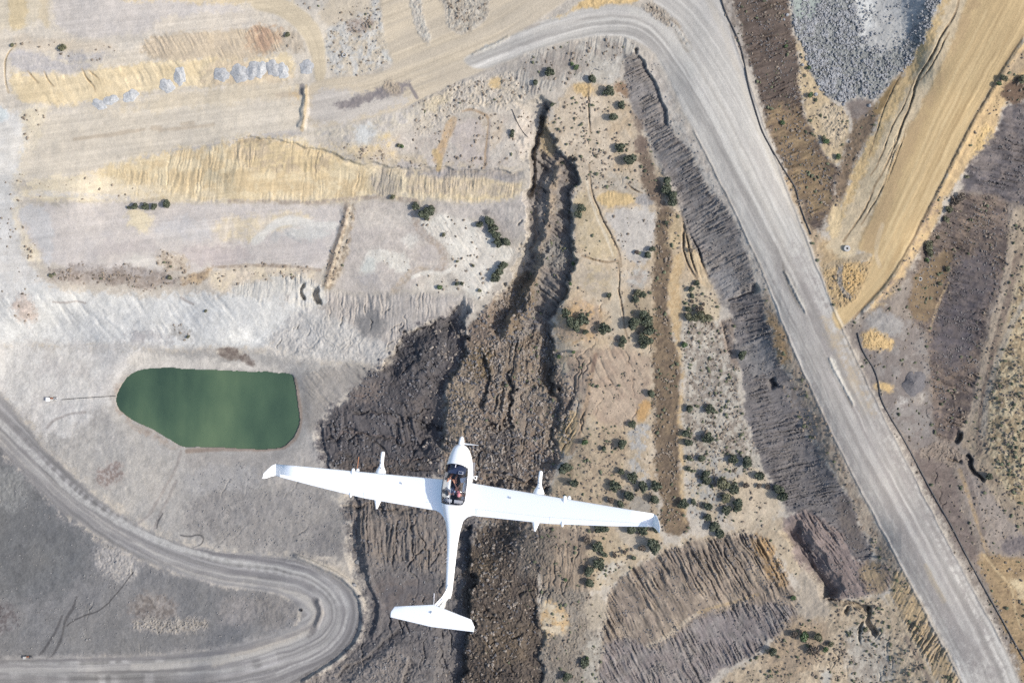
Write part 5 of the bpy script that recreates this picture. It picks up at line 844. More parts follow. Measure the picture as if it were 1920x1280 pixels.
M_STONE = mat('grey_stone', (.215, .216, .216), .85, noise=(.5, .35)); M_PALE = mat('pale_stone', (.17, .165, .16), .85, noise=(.5, .3))
nr = 1-np.clip(roadm*2, 0, 1)
scatter('dry_scrub', D*nr, 11000, .2, .85, M_SCRUB, 'low dry brown scrub dotted over the slopes and benches', squash=.6, seed=3, pw=2.0)
scatter('green_scrub', D*nr*np.clip(ss(900, 1100, GX)+.12, 0, 1), 2200, .3, 1.05, M_SCRUBG, 'small green tufts scattered among the dry scrub', squash=.7, seed=5, pw=2.2)
w_, m_ = pmask(RUB, 3); DR = np.zeros_like(D); DR[w_] = m_*np.clip(D2[w_], 0, 1)
scatter('stone_rubble', DR*(.4+.6*ss(1500, 1640, 3230-GX*1-GY*.3)), 14000, .18, .72, M_STONE, 'loose grey broken stone covering the tip', squash=.75, seed=7, pw=3.0, jag=.3)
scatter('loose_stones', D2*nr*(1-np.clip(DR*9, 0, 1)), 4500, .12, .5, M_PALE, 'small pale stones strewn over the pit floor', squash=.7, seed=9, pw=2.5, jag=.3)

M_DEB = mat('dark_debris', (.092, .087, .088), .9, noise=(.4, .5)); M_DEBP = mat('tan_debris', (.20, .17, .14), .9, noise=(.4, .4)); DB = np.zeros_like(D)
for q_ in ([(640,905),(900,890),(1010,900),(1015,1290),(560,1290),(680,1190),(665,1040)],[(745,655),(866,575),(876,600),(836,720),(826,800),(836,900),(720,905),(620,885),(592,832),(680,704)],[(876,600),(1000,500),(1045,680),(1080,700),(1040,900),(1000,1000),(960,1000),(830,930),(822,800)]): w_, m_ = pmask(q_, 6); DB[w_] = np.maximum(DB[w_], m_)
scatter('dark_debris', DB*nr*(1-.7*ss(880, 960, GY)), 5500, .16, .95, M_DEB, 'dark fallen rock fragments on the pit walls', squash=.65, seed=11, pw=3.0, jag=.35)
scatter('tan_debris', DB*nr*ss(780, 900, GX)*(1-.75*ss(900, 980, GY)), 5000, .16, .95, M_DEBP, 'tan rock fragments on the eroded hillside', squash=.65, seed=13, pw=3.0, jag=.35)

DS = np.zeros_like(D)
for q_ in (FAN, EMB1, [(1372,565),(1424,545),(1440,600),(1502,800),(1602,940),(1640,1048),(1612,1056),(1484,960),(1412,832)], [(1770,395),(1892,382),(1896,440),(1862,560),(1832,722),(1762,842),(1740,760),(1700,568)], [(1812,312),(1930,190),(2060,200),(2060,400),(1850,362)], [(1472,968),(1580,1000),(1664,1060),(1664,1110),(1552,1130)], [(1358,-60),(1478,-60),(1530,260),(1575,330),(1524,440),(1458,290)]): w_, m_ = pmask(q_, 5); DS[w_] = np.maximum(DS[w_], m_)
scatter('slope_clods', DS*nr, 9000, .12, .55, mat('grey_brown_clods', (.115, .106, .10), .9, noise=(.3, .45)), 'small clods of spoil lying on the furrowed slopes', squash=.6, seed=15, pw=2.2, jag=.35)

# ------------------------------------------------------------------ single boulders, heaps, rings, pipe, pumps
def boulder(x, y, r, label, group, m=M_STONE, name='boulder'):
    V, F = blob(int(x*7+y), 2, .75, .16); p = gp(x, y, r*.3); o = meshobj(name, V*r, F, m, smooth=False); o.location = p; o.rotation_euler = (0, 0, random.random()*6); tag(o, label, name.replace('_', ' '), group); return o
for x, y, r, lb in [(1490,43,1.4,'largest pale grey boulder at the left corner of the stone tip'),(1499,53,1.1,'pale boulder just below the largest one beside the stone tip'),(1502,68,1.0,'light boulder on the dark slope edge of the stone tip'),
    (1470,37,.7,'small boulder lying alone on the dark slope left of the tip'),(1476,28,.9,'boulder half under the upper left edge of the stone tip'),(1530,177,1.1,'grey boulder lying on the yellow sand below the stone tip'),
    (1652,172,1.1,'grey boulder at the right foot of the stone tip'),(1630,198,1.1,'grey boulder at the lowest point below the stone tip'),(1505,122,.8,'small grey boulder on the path left of the stone tip'),
    (1680,90,.9,'dark boulder by the track on top of the stone tip'),(1558,34,1.0,'dark boulder high on the left half of the stone tip'),(1582,196,.9,'boulder below the tongue of the stone tip'),(1650,142,.9,'boulder low on the right flank of the stone tip')]:
    boulder(x, y, r, lb, 'boulders around the grey stone tip')
for x, y, r, lb in [(218,1054,.8,'white stone beside the pit road verge'),(162,1199,.8,'left of two white stones above the pit road'),(168,1198,.7,'right of two white stones above the pit road'),(670,1053,1.5,'pale boulder on the ledge under the tail wing'),(664,1096,1.3,'pale boulder above the outer hairpin bend')]:
    boulder(x, y, r, lb, 'pale stones near the pit road', M_PALE)
def heap(x, y, rx, ry, h, ang, m, label, group, name='gravel_heap'):
    n, k = 12, 28; V = []; F = []; r = random.Random(int(x+y)); ph = [r.random()*6 for _ in range(4)]
    c0 = gp(x, y); ca, sa = math.cos(ang), math.sin(ang)
    for i in range(n+1):
        t = i/n
        for j in range(k):
            a = 2*math.pi*j/k; w = 1+.13*math.sin(2*a+ph[0])+.09*math.sin(5*a+ph[1])+.05*math.sin(9*a+ph[2]); u = t*w*math.cos(a)*rx; v = t*w*math.sin(a)*ry
            X = x+u*ca-v*sa; Y = y+u*sa+v*ca; zz = h*(1-t)**1.15*(1+.15*math.sin(3*a+ph[3])*t)+(.12*r.random() if t < .95 else 0)-(.25 if i == n else 0); V.append(gp(X, Y, zz)-c0)
    for i in range(n):
        for j in range(k): a = i*k+j; b = i*k+(j+1) % k; F.append((a, a+k, b+k, b))
    o = meshobj(name, [v[:] for v in V], F, m, smooth=True); o.location = c0; tag(o, label, name.replace('_', ' '), group)
M_HEAP = mat('pale_gravel', (.335, .335, .325), .9, noise=(1.1, .25)); M_HEAPG = mat('grey_gravel', (.28, .28, .275), .9, noise=(1.1, .25)); M_DARK = mat('dark_gravel', (.085, .08, .082), .9, noise=(.9, .3))
for x, y, rx, ry, h, a, m, lb in [(415,140,13,14,1.9,0,M_HEAPG,'grey gravel heap, leftmost of the touching row on the top bench'),(449,138,17,15,2.2,0,M_HEAPG,'broad grey gravel heap, second in the touching row'),(474,132,13,16,2.1,.3,M_HEAPG,'grey gravel heap, third in the touching row on the top bench'),
    (488,131,11,15,2.0,0,M_HEAP,'pale gravel heap, fourth in the touching row'),(512,128,13,15,2.0,0,M_HEAPG,'blue grey gravel heap, fifth in the touching row'),(530,133,12,13,1.8,0,M_HEAP,'pale gravel heap, rightmost of the touching row'),
    (337,143,10,18,2.0,-.2,M_HEAP,'tall narrow pale heap standing apart on the yellow slope'),(313,161,13,13,1.8,0,M_HEAP,'pale heap touching the tall narrow heap at its lower left'),(245,180,14,11,1.4,-.3,M_HEAP,'low pale heap in the middle of the lower heap row'),
    (207,188,14,9,1.3,-.2,M_HEAP,'low pale heap in the lower heap row, second from left'),(186,196,13,9,1.2,.3,M_HEAP,'leftmost low pale heap of the lower heap row'),(575,126,14,12,1.3,0,M_HEAPG,'grey heap beside the curving tan track')]:
    heap(x, y, rx*1.12, ry*1.12, h*.62, a, m, lb, 'gravel heaps on the upper bench')
heap(1714, 718, 24, 22, 4.5, 0, M_DARK, 'dark conical gravel heap right of the haul road', 'dark heaps')
M_CONC = mat('weathered_concrete', (.33, .32, .30), .8, noise=(2, .2)); M_RUBR = mat('black_rubber', (.03, .03, .032), .6, noise=(2, .2)); M_WHITE = mat('white_paint', (.78, .78, .77), .5, noise=(3, .05))
M_RUST = mat('rusty_steel', (.22, .09, .045), .8, noise=(3, .4)); M_DKST = mat('dark_steel', (.06, .06, .065), .5, noise=(3, .3)); M_HOLE = mat('dark_opening', (.012, .012, .012), .9)
def ring(x, y, r, ri, h, m, label, name='concrete_ring', z=0):
    bm = bmesh.new(); k = 28; R_ = []
    for rr, zz in ((r, -.4), (r, h*.9), (r*.96, h), (ri*1.05, h), (ri, h*.9), (ri, -.4)): R_.append([bm.verts.new((rr*math.cos(2*math.pi*j/k), rr*math.sin(2*math.pi*j/k), zz)) for j in range(k)])
    for a, b in zip(R_, R_[1:]+R_[:1]):
        for j in range(k): bm.faces.new((a[j], a[(j+1) % k], b[(j+1) % k], b[j]))
    t = empty(name, gp(x, y, z)); link('rim', bm, m, t); bm = bmesh.new(); bmesh.ops.create_circle(bm, cap_ends=True, segments=k, radius=ri*.99); bmesh.ops.translate(bm, verts=bm.verts, vec=(0, 0, .06)); link('opening', bm, M_HOLE, t)
    tag(t, label, name.replace('_', ' '))
ring(1587, 466, 1.75, .6, 1.5, M_CONC, 'round grey concrete well head at the foot of the sand road'); ring(646, 104, 1.35, .75, .8, M_CONC, 'pale ring lying on the white rocky triangle between tracks', 'old_tyre')
ring(1725, 523, 1.1, .7, .5, M_CONC, 'small grey ring on the sand beside the dark slope', 'old_tyre'); ring(565, 1143, .9, .5, .5, M_RUBR, 'small tyre lying inside the hairpin bend', 'old_tyre')
def pipe(line, r, m, name, label, cat, z=.3):
    p = chaikin(line, 2, False); pts = []
    for a, b in zip(p[:-1], p[1:]):
        n = max(1, int(np.hypot(*(b-a))/4)); pts += [a+(b-a)*i/n for i in range(n)]
    pts.append(p[-1]); P3 = [gp(x, y, z) for x, y in pts]; V, F, k, n = tube(P3, r, 8); o = meshobj(name, [v[:] for v in V], F, m); tag(o, label, cat); return o
pipe([(1348,-20),(1358,20),(1378,60),(1390,90),(1398,130),(1404,165),(1416,205),(1428,245),(1444,275),(1466,312),(1480,334),(1492,352),(1498,380),(1508,410),(1521,440)], .42, M_RUBR, 'water_pipe', 'black pipe running down the verge beside the upper haul road', 'pipe')
pipe([(1608,624),(1614,650),(1626,672),(1640,692),(1648,720),(1650,745),(1668,780),(1690,815),(1712,855),(1735,900),(1760,945),(1784,985),(1806,1030),(1836,1085),(1870,1145),(1900,1200),(1940,1270)], .42, M_RUBR, 'water_pipe', 'black pipe along the right verge of the lower haul road', 'pipe')
pipe([(116,749),(140,747),(170,745),(200,743),(217,742)], .16, M_RUBR, 'hose', 'thin dark hose from the pump trailer to the pond', 'hose')
pipe([(960,205),(968,225),(978,245),(990,258)], .18, M_RUBR, 'cable', 'thin dark cable crossing the grey bench above the canyon', 'cable')
def pump(x, y, s, label, white=True):
    t = empty('pump_trailer', gp(x, y, .05), 0)
    bm = bmesh.new(); bm_box(bm, (-1.7*s, -.1*s, 1.1*s), (1.7*s, 1.9*s, 1.7*s)); bm_box(bm, (-1.7*s, -.1*s, 2.0*s), (1.8*s, 2.0*s, .1*s)); link('cabinet', bm, M_WHITE if white else M_CONC, t, bevel=.04)
    bm = bmesh.new(); bm_box(bm, (.9*s, -.2*s, .45*s), (5.6*s, .18*s, .2*s)); bm_box(bm, (.9*s, .8*s, .45*s), (5.6*s, .18*s, .2*s))
    for k in range(5): bm_box(bm, (-1.2*s+k*1.1*s, .3*s, .5*s), (.15*s, 1.1*s, .16*s))
    link('frame', bm, M_WHITE if white else M_DKST, t)
    bm = bmesh.new(); bm_box(bm, (.4*s, .5*s, .95*s), (1.5*s, .9*s, .8*s)); bm_tube(bm, [(.9*s, .5*s, 1.3*s), (.9*s, .5*s, 2.1*s)], .09*s); bm_box(bm, (.4*s, .5*s, 1.4*s), (1.0*s, .7*s, .12*s)); link('engine', bm, M_RUST, t, bevel=.03)
    bm = bmesh.new(); bm_tube(bm, [(1.3*s, .3*s, .9*s), (2.2*s, .3*s, .9*s), (3.4*s, 0, .5*s)], [.3*s, .35*s, .14*s], 10); bm_tube(bm, [(2.2*s, .3*s, .9*s), (2.6*s, .9*s, .8*s), (3.3*s, 1.1*s, .5*s)], .14*s, 8); link('pump_housing', bm, M_DKST, t)
    for sx in (-1.2, 1.6):
        for sy in (-.75, 1.15):
            bm = bmesh.new(); bm_tube(bm, [(sx*s, (sy-.12)*s, .32*s), (sx*s, (sy+.12)*s, .32*s)], .36*s, 16); link('wheel', bm, M_RUBR, t)
    tag(t, label, 'pump')
pump(97, 748, 1.0, 'white cabinet pump trailer on the bank left of the pond'); pump(52, 1231, .8, 'small dark pump trailer at the end of wet grooves beside the pit road', False)


# ------------------------------------------------------------------ the motor glider, built in its own frame: x starboard, y forward, z up (metres)
M_GEL = mat('white_gelcoat', (.87, .87, .855), .3); M_GEL.node_tree.nodes['Principled BSDF'].inputs['Coat Weight'].default_value = .4
M_BLK = mat('matt_black_paint', (.02, .02, .022), .5); M_BLUE = mat('blue_stripe', (.10, .16, .36), .4); M_GRYM = mat('grey_marking', (.42, .43, .45), .5); M_TXT = mat('dark_lettering', (.06, .07, .08), .5)
M_INT = mat('cockpit_lining', (.19, .19, .21), .8, noise=(6, .2)); M_PAN = mat('navy_panel_cover', (.035, .05, .11), .7); M_SEAT = mat('dark_seat_cloth', (.06, .06, .07), .9); M_TRIM = mat('pale_parcel_shelf', (.62, .61, .63), .7)
M_COP = mat('copper_rod', (.45, .20, .10), .4, .6)
def glass_mat():
    m = bpy.data.materials.new('canopy_glass'); m.use_nodes = True; t = m.node_tree; t.nodes.clear(); o = t.nodes.new('ShaderNodeOutputMaterial')
    a = t.nodes.new('ShaderNodeBsdfTransparent'); a.inputs[0].default_value = (.86, .89, .92, 1); g = t.nodes.new('ShaderNodeBsdfGlossy'); g.inputs['Roughness'].default_value = .03
    f = t.nodes.new('ShaderNodeFresnel'); f.inputs[0].default_value = 1.5; x = t.nodes.new('ShaderNodeMixShader')
    t.links.new(f.outputs[0], x.inputs[0]); t.links.new(a.outputs[0], x.inputs[1]); t.links.new(g.outputs[0], x.inputs[2]); t.links.new(x.outputs[0], o.inputs[0]); return m
M_GLASS = glass_mat()
PM = Matrix.Translation((-2.3748, -6.8832, H-42.6757)) @ Euler((-.0778, -.3075, -.0822), 'XYZ').to_matrix().to_4x4()
glider = empty('motor_glider'); glider.matrix_world = PM
tag(glider, 'white two seat motor glider with long wings flying over the quarry', 'aeroplane')
SEC = np.array([(2.46,.15,.06,.36),(2.40,.24,-.04,.43),(2.30,.33,-.14,.48),(2.1,.42,-.28,.54),(1.9,.48,-.38,.58),(1.6,.54,-.48,.64),(1.25,.585,-.54,.80),(.9,.61,-.56,.87),(.5,.62,-.56,.89),(.2,.60,-.54,.86),(-.1,.56,-.48,.76),(-.5,.46,-.38,.58),(-.9,.35,-.29,.38),(-1.3,.275,-.25,.25),(-1.8,.225,-.25,.16),(-2.5,.195,-.30,.07),(-3.3,.165,-.36,-.04),(-3.9,.14,-.38,-.10),(-4.1,.10,-.36,-.15)])
def sec(y):
    k = -SEC[:, 0]; return [float(np.interp(-y, k, SEC[:, i])) for i in (1, 2, 3)]
def fpt(y, a, off=0):        # a: angle from the top, radians
    w, b, t = sec(y); zc = (b+t)/2; h = (t-b)/2; e = .86
    s, c = math.sin(a), math.cos(a); sx = math.copysign(abs(s)**e, s); sz = math.copysign(abs(c)**e, c)
    return Vector(((w+off)*sx, y, zc+(h+off)*sz))
ys = np.concatenate([np.linspace(2.46, 2.1, 9), np.linspace(2.0, -.6, 66), np.linspace(-.7, -4.1, 46)]); na = 72
def inglass(y, a):
    a = (a+math.pi) % (2*math.pi)-math.pi
    fr = 1.64-.16*(a/1.15)**2; re = -.06+.05*(a/1.15)**2
    return abs(a) < 1.17-.10*max(0, (y-1.0)/.6)**2-.25*max(0, (.25-y)/.3)**2 and re < y < fr
sh = bmesh.new(); gl = bmesh.new(); fr = bmesh.new()
SV = {}; GV = {}
def gv(d, bm, i, j):
    j %= na
    if (i, j) not in d: d[i, j] = bm.verts.new(fpt(ys[i], 2*math.pi*j/na))
    return d[i, j]
for i in range(len(ys)-1):
    for j in range(na):
        yc = (ys[i]+ys[i+1])/2; ac = 2*math.pi*(j+.5)/na; g_ = inglass(yc, ac); d, bm = (GV, gl) if g_ else (SV, sh)
        bm.faces.new([gv(d, bm, i, j), gv(d, bm, i, j+1), gv(d, bm, i+1, j+1), gv(d, bm, i+1, j)])
sh.faces.new([SV[0, j] for j in range(na)]); sh.faces.new([SV[len(ys)-1, j] for j in range(na)][::-1])
shell = link('fuselage', sh, M_GEL, glider, True); canopy = link('canopy', gl, M_GLASS, glider, True)
bm = bmesh.new(); loop = []
for k in range(61):          # thin dark sealing strip round the glass
    a = -1.12+2.24*k/60; loop.append(fpt(1.64-.16*(a/1.15)**2, a, .006))
bm_tube(bm, loop, .014, 6); link('front_seal', bm, M_BLK, canopy, True); bm = bmesh.new(); loop = []
for k in range(61): a = -.98+1.96*k/60; loop.append(fpt(-.06+.05*(a/1.15)**2, a, .006))
bm_tube(bm, loop, .014, 6); link('rear_seal', bm, M_BLK, canopy, True)
bm = bmesh.new(); bm_tube(bm, [fpt(y, -.02, .0) for y in np.linspace(-.05, .62, 8)], .013, 6); link('centre_bar', bm, M_GRYM, canopy)
bm = bmesh.new(); bm_tube(bm, [fpt(y, .02, .008) for y in (1.64, 1.58, 1.5)], .016, 6); link('yaw_string', bm, M_TRIM, canopy)
# cockpit interior
bm = bmesh.new()
for y0, y1, x_, z0 in ((-.08, 1.75, .50, -.42),):
    bm_box(bm, (0, (y0+y1)/2, z0), (2*x_, y1-y0, .04)); bm_box(bm, (0, y0, -.05), (2*x_, .03, .74)); bm_box(bm, (0, y1, -.05), (.94*x_, .03, .6))
R_ = []
for y in np.linspace(y0, y1, 24): R_.append([bm.verts.new(fpt(y, a, -.028)) for a in np.linspace(1.12-.12*max(0, (y-1.0)/.6)**2-.25*max(0, (.25-y)/.3)**2, 2*math.pi-1.12+.12*max(0, (y-1.0)/.6)**2+.25*max(0, (.25-y)/.3)**2, 30)])
for a, b in zip(R_, R_[1:]):
    for j in range(29): bm.faces.new((a[j], a[j+1], b[j+1], b[j]))
link('cockpit_tub', bm, M_INT, glider)
bm = bmesh.new(); V_ = [(-.45,1.22,.36),(.45,1.22,.36),(.40,1.62,.50),(-.40,1.62,.50)]
a_ = [bm.verts.new(v) for v in V_]; b_ = [bm.verts.new((v[0]*.95, v[1], v[2]-.32)) for v in V_]; bm.faces.new(a_); bm.faces.new(b_[::-1])
for k in range(4): bm.faces.new((a_[k], b_[k], b_[(k+1) % 4], a_[(k+1) % 4]))
pn = link('instrument_panel', bm, M_PAN, glider, bevel=.02)
bm = bmesh.new(); bm_box(bm, (.20, 1.29, .42), (.20, .13, .03)); link('map_screen', bm, M_TRIM, pn); bm = bmesh.new(); bm_box(bm, (.20, 1.29, .438), (.15, .09, .006)); link('screen_glass', bm, M_PAN, pn)
for s in (-1, 1):
    bm = bmesh.new(); bm_box(bm, (s*.25, .72, -.28), (.42, .55, .12)); st = link('seat', bm, M_SEAT, glider, bevel=.03)
    bm = bmesh.new(); bm_box(bm, (s*.25, .20, .02), (.42, .12, .62), Matrix.Rotation(math.radians(28), 4, 'X')); link('seat_back', bm, M_SEAT, st, bevel=.03)
    bm = bmesh.new(); bm_box(bm, (s*.25, .06, .48), (.40, .16, .05)); link('parcel_shelf', bm, M_TRIM, glider, bevel=.02)
# wings
def airfoil(n=14):
    t = [(1-math.cos(math.pi*i/n))/2 for i in range(n+1)]; th = lambda x: .6*(.2969*math.sqrt(x)-.126*x-.3516*x*x+.2843*x**3-.1036*x**4)
    up = [(x, th(x)*1.25+.012*math.sin(math.pi*x)) for x in t]; lo = [(x, -th(x)*.75+.012*math.sin(math.pi*x)) for x in t]; return up+lo[-2:0:-1]
AF = airfoil()
def loft(bm, secs):      # (le point, te point, thickness scale, up vector)
    rows = []
    for le, te, ts, up in secs:
        le, te, up = Vector(le), Vector(te), Vector(up).normalized(); c = (te-le).length; rows.append([bm.verts.new(le.lerp(te, x)+up*z*c*ts) for x, z in AF])
    for a, b in zip(rows, rows[1:]):
        for k in range(len(AF)): bm.faces.new((a[k], a[(k+1) % len(AF)], b[(k+1) % len(AF)], b[k]))
    bm.faces.new(rows[0]); bm.faces.new(rows[-1][::-1])
def le_y(x): return float(np.interp(x, [.5, 8.55], [.91, .66]))
def te_y(x): return float(np.interp(x, [.30, .45, .62, .85, 1.3, 4.2, 6.6, 8.55], [-.98, -.72, -.54, -.45, -.43, -.33, -.09, .14]))
def w_z(x): return .15+.45*(x/8.55)**1.1
for s in (-1, 1):
    bm = bmesh.new(); U = (0, 0, 1)
    loft(bm, [((s*x, le_y(x)+(.10*max(0, .7-x)), w_z(x)), (s*x, te_y(x), w_z(x)-.02), .9 if x > .7 else .8, U) for x in (.30, .38, .45, .53, .62, .72, .85, 1.05, 1.3, 2.4, 3.4, 4.2, 5.4, 6.6, 7.6, 8.55)])
    wg = link('wing', bm, M_GEL, glider, True)
    bm = bmesh.new(); loft(bm, [((s*8.54, .66, w_z(8.54)), (s*8.54, .14, w_z(8.54)-.02), .9, U), ((s*8.68, .60, .66), (s*8.69, .08, .68), .8, (-s*.35, 0, 1)), ((s*8.80, .42, .80), (s*8.82, -.01, .84), .7, (-s*.8, 0, .6)), ((s*8.90, .20, .98), (s*8.91, -.03, 1.0), .6, (-s, 0, .3))]); link('winglet', bm, M_GEL, wg, True)
    for nm, x0, x1, fr_ in (('flap', 1.0, 4.2, .78), ('aileron', 4.25, 8.3, .76)):      # control surfaces stand a hair proud of the wing skin
        bm = bmesh.new(); R_ = []
        for k in range(9):
            x = x0+(x1-x0)*k/8; c = le_y(x)-te_y(x); yh = le_y(x)-c*fr_; R_.append([bm.verts.new((s*x, yh, w_z(x)+c*.040)), bm.verts.new((s*x, te_y(x)-.004, w_z(x)-.016)), bm.verts.new((s*x, te_y(x)-.004, w_z(x)-.028)), bm.verts.new((s*x, yh, w_z(x)-c*.03))])
        for a, b in zip(R_, R_[1:]):
            for k in range(4): bm.faces.new((a[k], a[(k+1) % 4], b[(k+1) % 4], b[k]))
        bm.faces.new(R_[0]); bm.faces.new(R_[-1][::-1]); link(nm, bm, M_GEL, wg)
    bm = bmesh.new(); bmesh.ops.create_circle(bm, cap_ends=True, segments=16, radius=.045); bmesh.ops.translate(bm, verts=bm.verts, vec=(s*2.48, .52, w_z(2.48)+.128)); link('filler_cap', bm, M_GRYM, wg)
    # underwing sensor pod with a forward probe and a tail cone below the trailing edge
    px = s*3.62; zz = w_z(3.6)-.20; bm = bmesh.new(); k = 20
    st_ = [(1.22,.085,.085),(1.10,.12,.11),(.98,.19,.15),(.86,.24,.18),(.6,.26,.2),(0,.24,.19),(-.35,.17,.15),(-.55,.10,.10),(-.74,.035,.05)]; R_ = []
    for y, rx, rz in st_: R_.append([bm.verts.new((px+rx*math.cos(2*math.pi*j/k), y, zz+rz*math.sin(2*math.pi*j/k))) for j in range(k)])
    for a, b in zip(R_, R_[1:]):
        for j in range(k): bm.faces.new((a[j], a[(j+1) % k], b[(j+1) % k], b[j]))
    bm.faces.new(R_[0]); bm.faces.new(R_[-1][::-1]); pod = link('sensor_pod', bm, M_GEL, glider, True)
    bm = bmesh.new(); bm_tube(bm, [(px, 1.15, zz+.02), (px, 1.72, zz+.02), (px, 1.77, zz+.02)], [.088, .080, .05], 16); link('probe', bm, M_GEL, pod, True)
    bm = bmesh.new(); bm_box(bm, (px, .25, zz+.14), (.09, .9, .16)); link('pylon', bm, M_GEL, pod, bevel=.02)
    for yy, rr in ((1.27, .024), (1.05, .02)):
        bm = bmesh.new(); bmesh.ops.create_cone(bm, cap_ends=True, segments=12, radius1=rr, radius2=rr, depth=.03); bmesh.ops.translate(bm, verts=bm.verts, vec=(px+(.0 if yy > 1.2 else .05), yy, zz+.02+(.088 if yy > 1.2 else .125))); link('port', bm, M_TXT, pod)
    px2 = s*4.82; bm = bmesh.new(); z2 = w_z(4.8)+.02
    bm_tube(bm, [(px2, .90, z2), (px2, .84, z2), (px2, .7, z2), (px2, .45, z2-.05)], [.045, .075, .08, .03], 14); link('leading_edge_nub', bm, M_GEL, wg, True); bm = bmesh.new(); bm_tube(bm, [(px2, .2, z2-.09), (px2, -.1, z2-.07), (px2, -.30, z2-.05), (px2, -.38, z2-.05)], [.03, .07, .06, .03], 14); hp = link('hinge_fairing', bm, M_GEL, wg, True)
    bm = bmesh.new(); bm_tube(bm, [(px2+.14, .90, z2-.16), (px2+.14, .78, z2-.16), (px2+.14, .3, z2-.16)], [.05, .10, .10], 14); link('sensor_nub', bm, M_GEL, wg, True)
    if s < 0: bm = bmesh.new(); bm_tube(bm, [(px2+.12, .85, z2-.15), (px2+.12, 1.42, z2-.15)], .014, 6); link('rod', bm, M_COP, wg)
# tail
bm = bmesh.new(); loft(bm, [((0, -3.45, -.10), (0, -4.16, -.30), .55, (1, 0, 0)), ((0, -3.72, .1), (0, -4.22, 0), .6, (1, 0, 0)), ((0, -3.95, .6), (0, -4.34, .5), .7, (1, 0, 0)), ((0, -4.16, 1.42), (0, -4.56, 1.42), .8, (1, 0, 0))]); fin = link('fin', bm, M_GEL, glider, True)
bm = bmesh.new(); loft(bm, [((0, -4.20, -.06), (0, -4.46, -.02), .5, (1, 0, 0)), ((0, -4.32, .5), (0, -4.58, .55), .5, (1, 0, 0)), ((0, -4.54, 1.38), (0, -4.74, 1.38), .5, (1, 0, 0))]); link('rudder', bm, M_GEL, fin, True)
bm = bmesh.new(); bm_tube(bm, [(.028, -3.86, .30), (.034, -4.02, .62), (.036, -4.12, 1.0), (.036, -4.26, 1.36)], .017, 6); link('blue_stripe', bm, M_BLUE, fin)
r = random.Random(4)
for k in range(6):           # six registration characters, too small in the photograph to read
    z = .42+k*.14; y = -4.16-.26*(z-.4); bm = bmesh.new(); q_ = r.random() < .5
    bm_box(bm, (.036, y, z), (.008, .105, .024)); bm_box(bm, (.0375, y+(.036 if q_ else -.036), z+.0), (.008, .024, .095)); bm_box(bm, (.0345, y, z+(.036 if k % 2 else -.036)), (.008, .07, .02)); link('registration_character', bm, M_TXT, fin)
bm = bmesh.new(); tl = []
for x in (-1.86, -1.82, -1.70, -1.2, -.6, 0, .6, 1.2, 1.70, 1.82, 1.86):
    f = abs(x)/1.7; ly = -4.12-.34*min(f, 1)-(max(0, abs(x)-1.7)*1.6); ty = -5.03+.10*min(1, abs(x)/1.86)
    tl.append(((x, ly, 1.44), (x, ty, 1.43), .7 if abs(x) < 1.8 else .45, (0, 0, 1)))
loft(bm, tl); tp = link('tailplane', bm, M_GEL, glider, True)
bm = bmesh.new(); bm_tube(bm, [(0, -4.40, 1.50), (-.03, -4.46, 1.53), (-.07, -4.44, 1.54)], [.035, .03, .012], 8); link('beacon', bm, M_GRYM, tp)
bm = bmesh.new(); bm_tube(bm, [(0, -4.16, 1.42), (.0, -3.95, 1.44), (-.02, -3.66, 1.46)], [.012, .011, .016], 6); link('antenna', bm, M_TRIM, fin)
# nose: spinner and two blades, white on the front face and black on the rear face
prop = empty('propeller'); prop.parent = glider; prop.location = (0, 2.52, .21)
bm = bmesh.new(); k = 24; R_ = []
for t_ in np.linspace(0, 1, 9): rr = .125*math.sqrt(max(1e-4, 1-t_**2.2)); R_.append([bm.verts.new((rr*math.cos(2*math.pi*j/k), -.07+.38*t_, rr*math.sin(2*math.pi*j/k))) for j in range(k)])
for a, b in zip(R_, R_[1:]):
    for j in range(k): bm.faces.new((a[j], a[(j+1) % k], b[(j+1) % k], b[j]))
bm.faces.new(R_[0]); bm.faces.new(R_[-1][::-1]); link('spinner', bm, M_GEL, prop, True)
for s in (-1, 1):
    F_ = []; B_ = []; bf = bmesh.new(); bb = bmesh.new()
    for x, c, tw in ((.10,.05,55),(.2,.085,46),(.35,.105,36),(.55,.09,28),(.70,.06,24),(.77,.02,22)):
        a = math.radians(tw); dy, dz = math.sin(a)*s*-1, math.cos(a)
        # chord direction turns with radius; the front skin faces forward
        cd = Vector((0, math.sin(a)*(-s), math.cos(a))); nrm = Vector((0, math.cos(a), math.sin(a)*s)); p = Vector((s*x, 0, .0))
        F_.append([bf.verts.new(p+cd*c*.55+nrm*.002), bf.verts.new(p+nrm*.014), bf.verts.new(p-cd*c*.45+nrm*.002)]); B_.append([bb.verts.new(p+cd*c*.55-nrm*.002), bb.verts.new(p-nrm*.010), bb.verts.new(p-cd*c*.45-nrm*.002)])
    for R2, b2 in ((F_, bf), (B_, bb)):
        for a, b in zip(R2, R2[1:]):
            for j in range(2): b2.faces.new((a[j], a[j+1], b[j+1], b[j]))
    bl = link('blade', bf, M_GEL, prop, True); rb = link('blade_back', bb, M_BLK, prop, True)
prop.rotation_euler = (0, math.radians(6), 0)
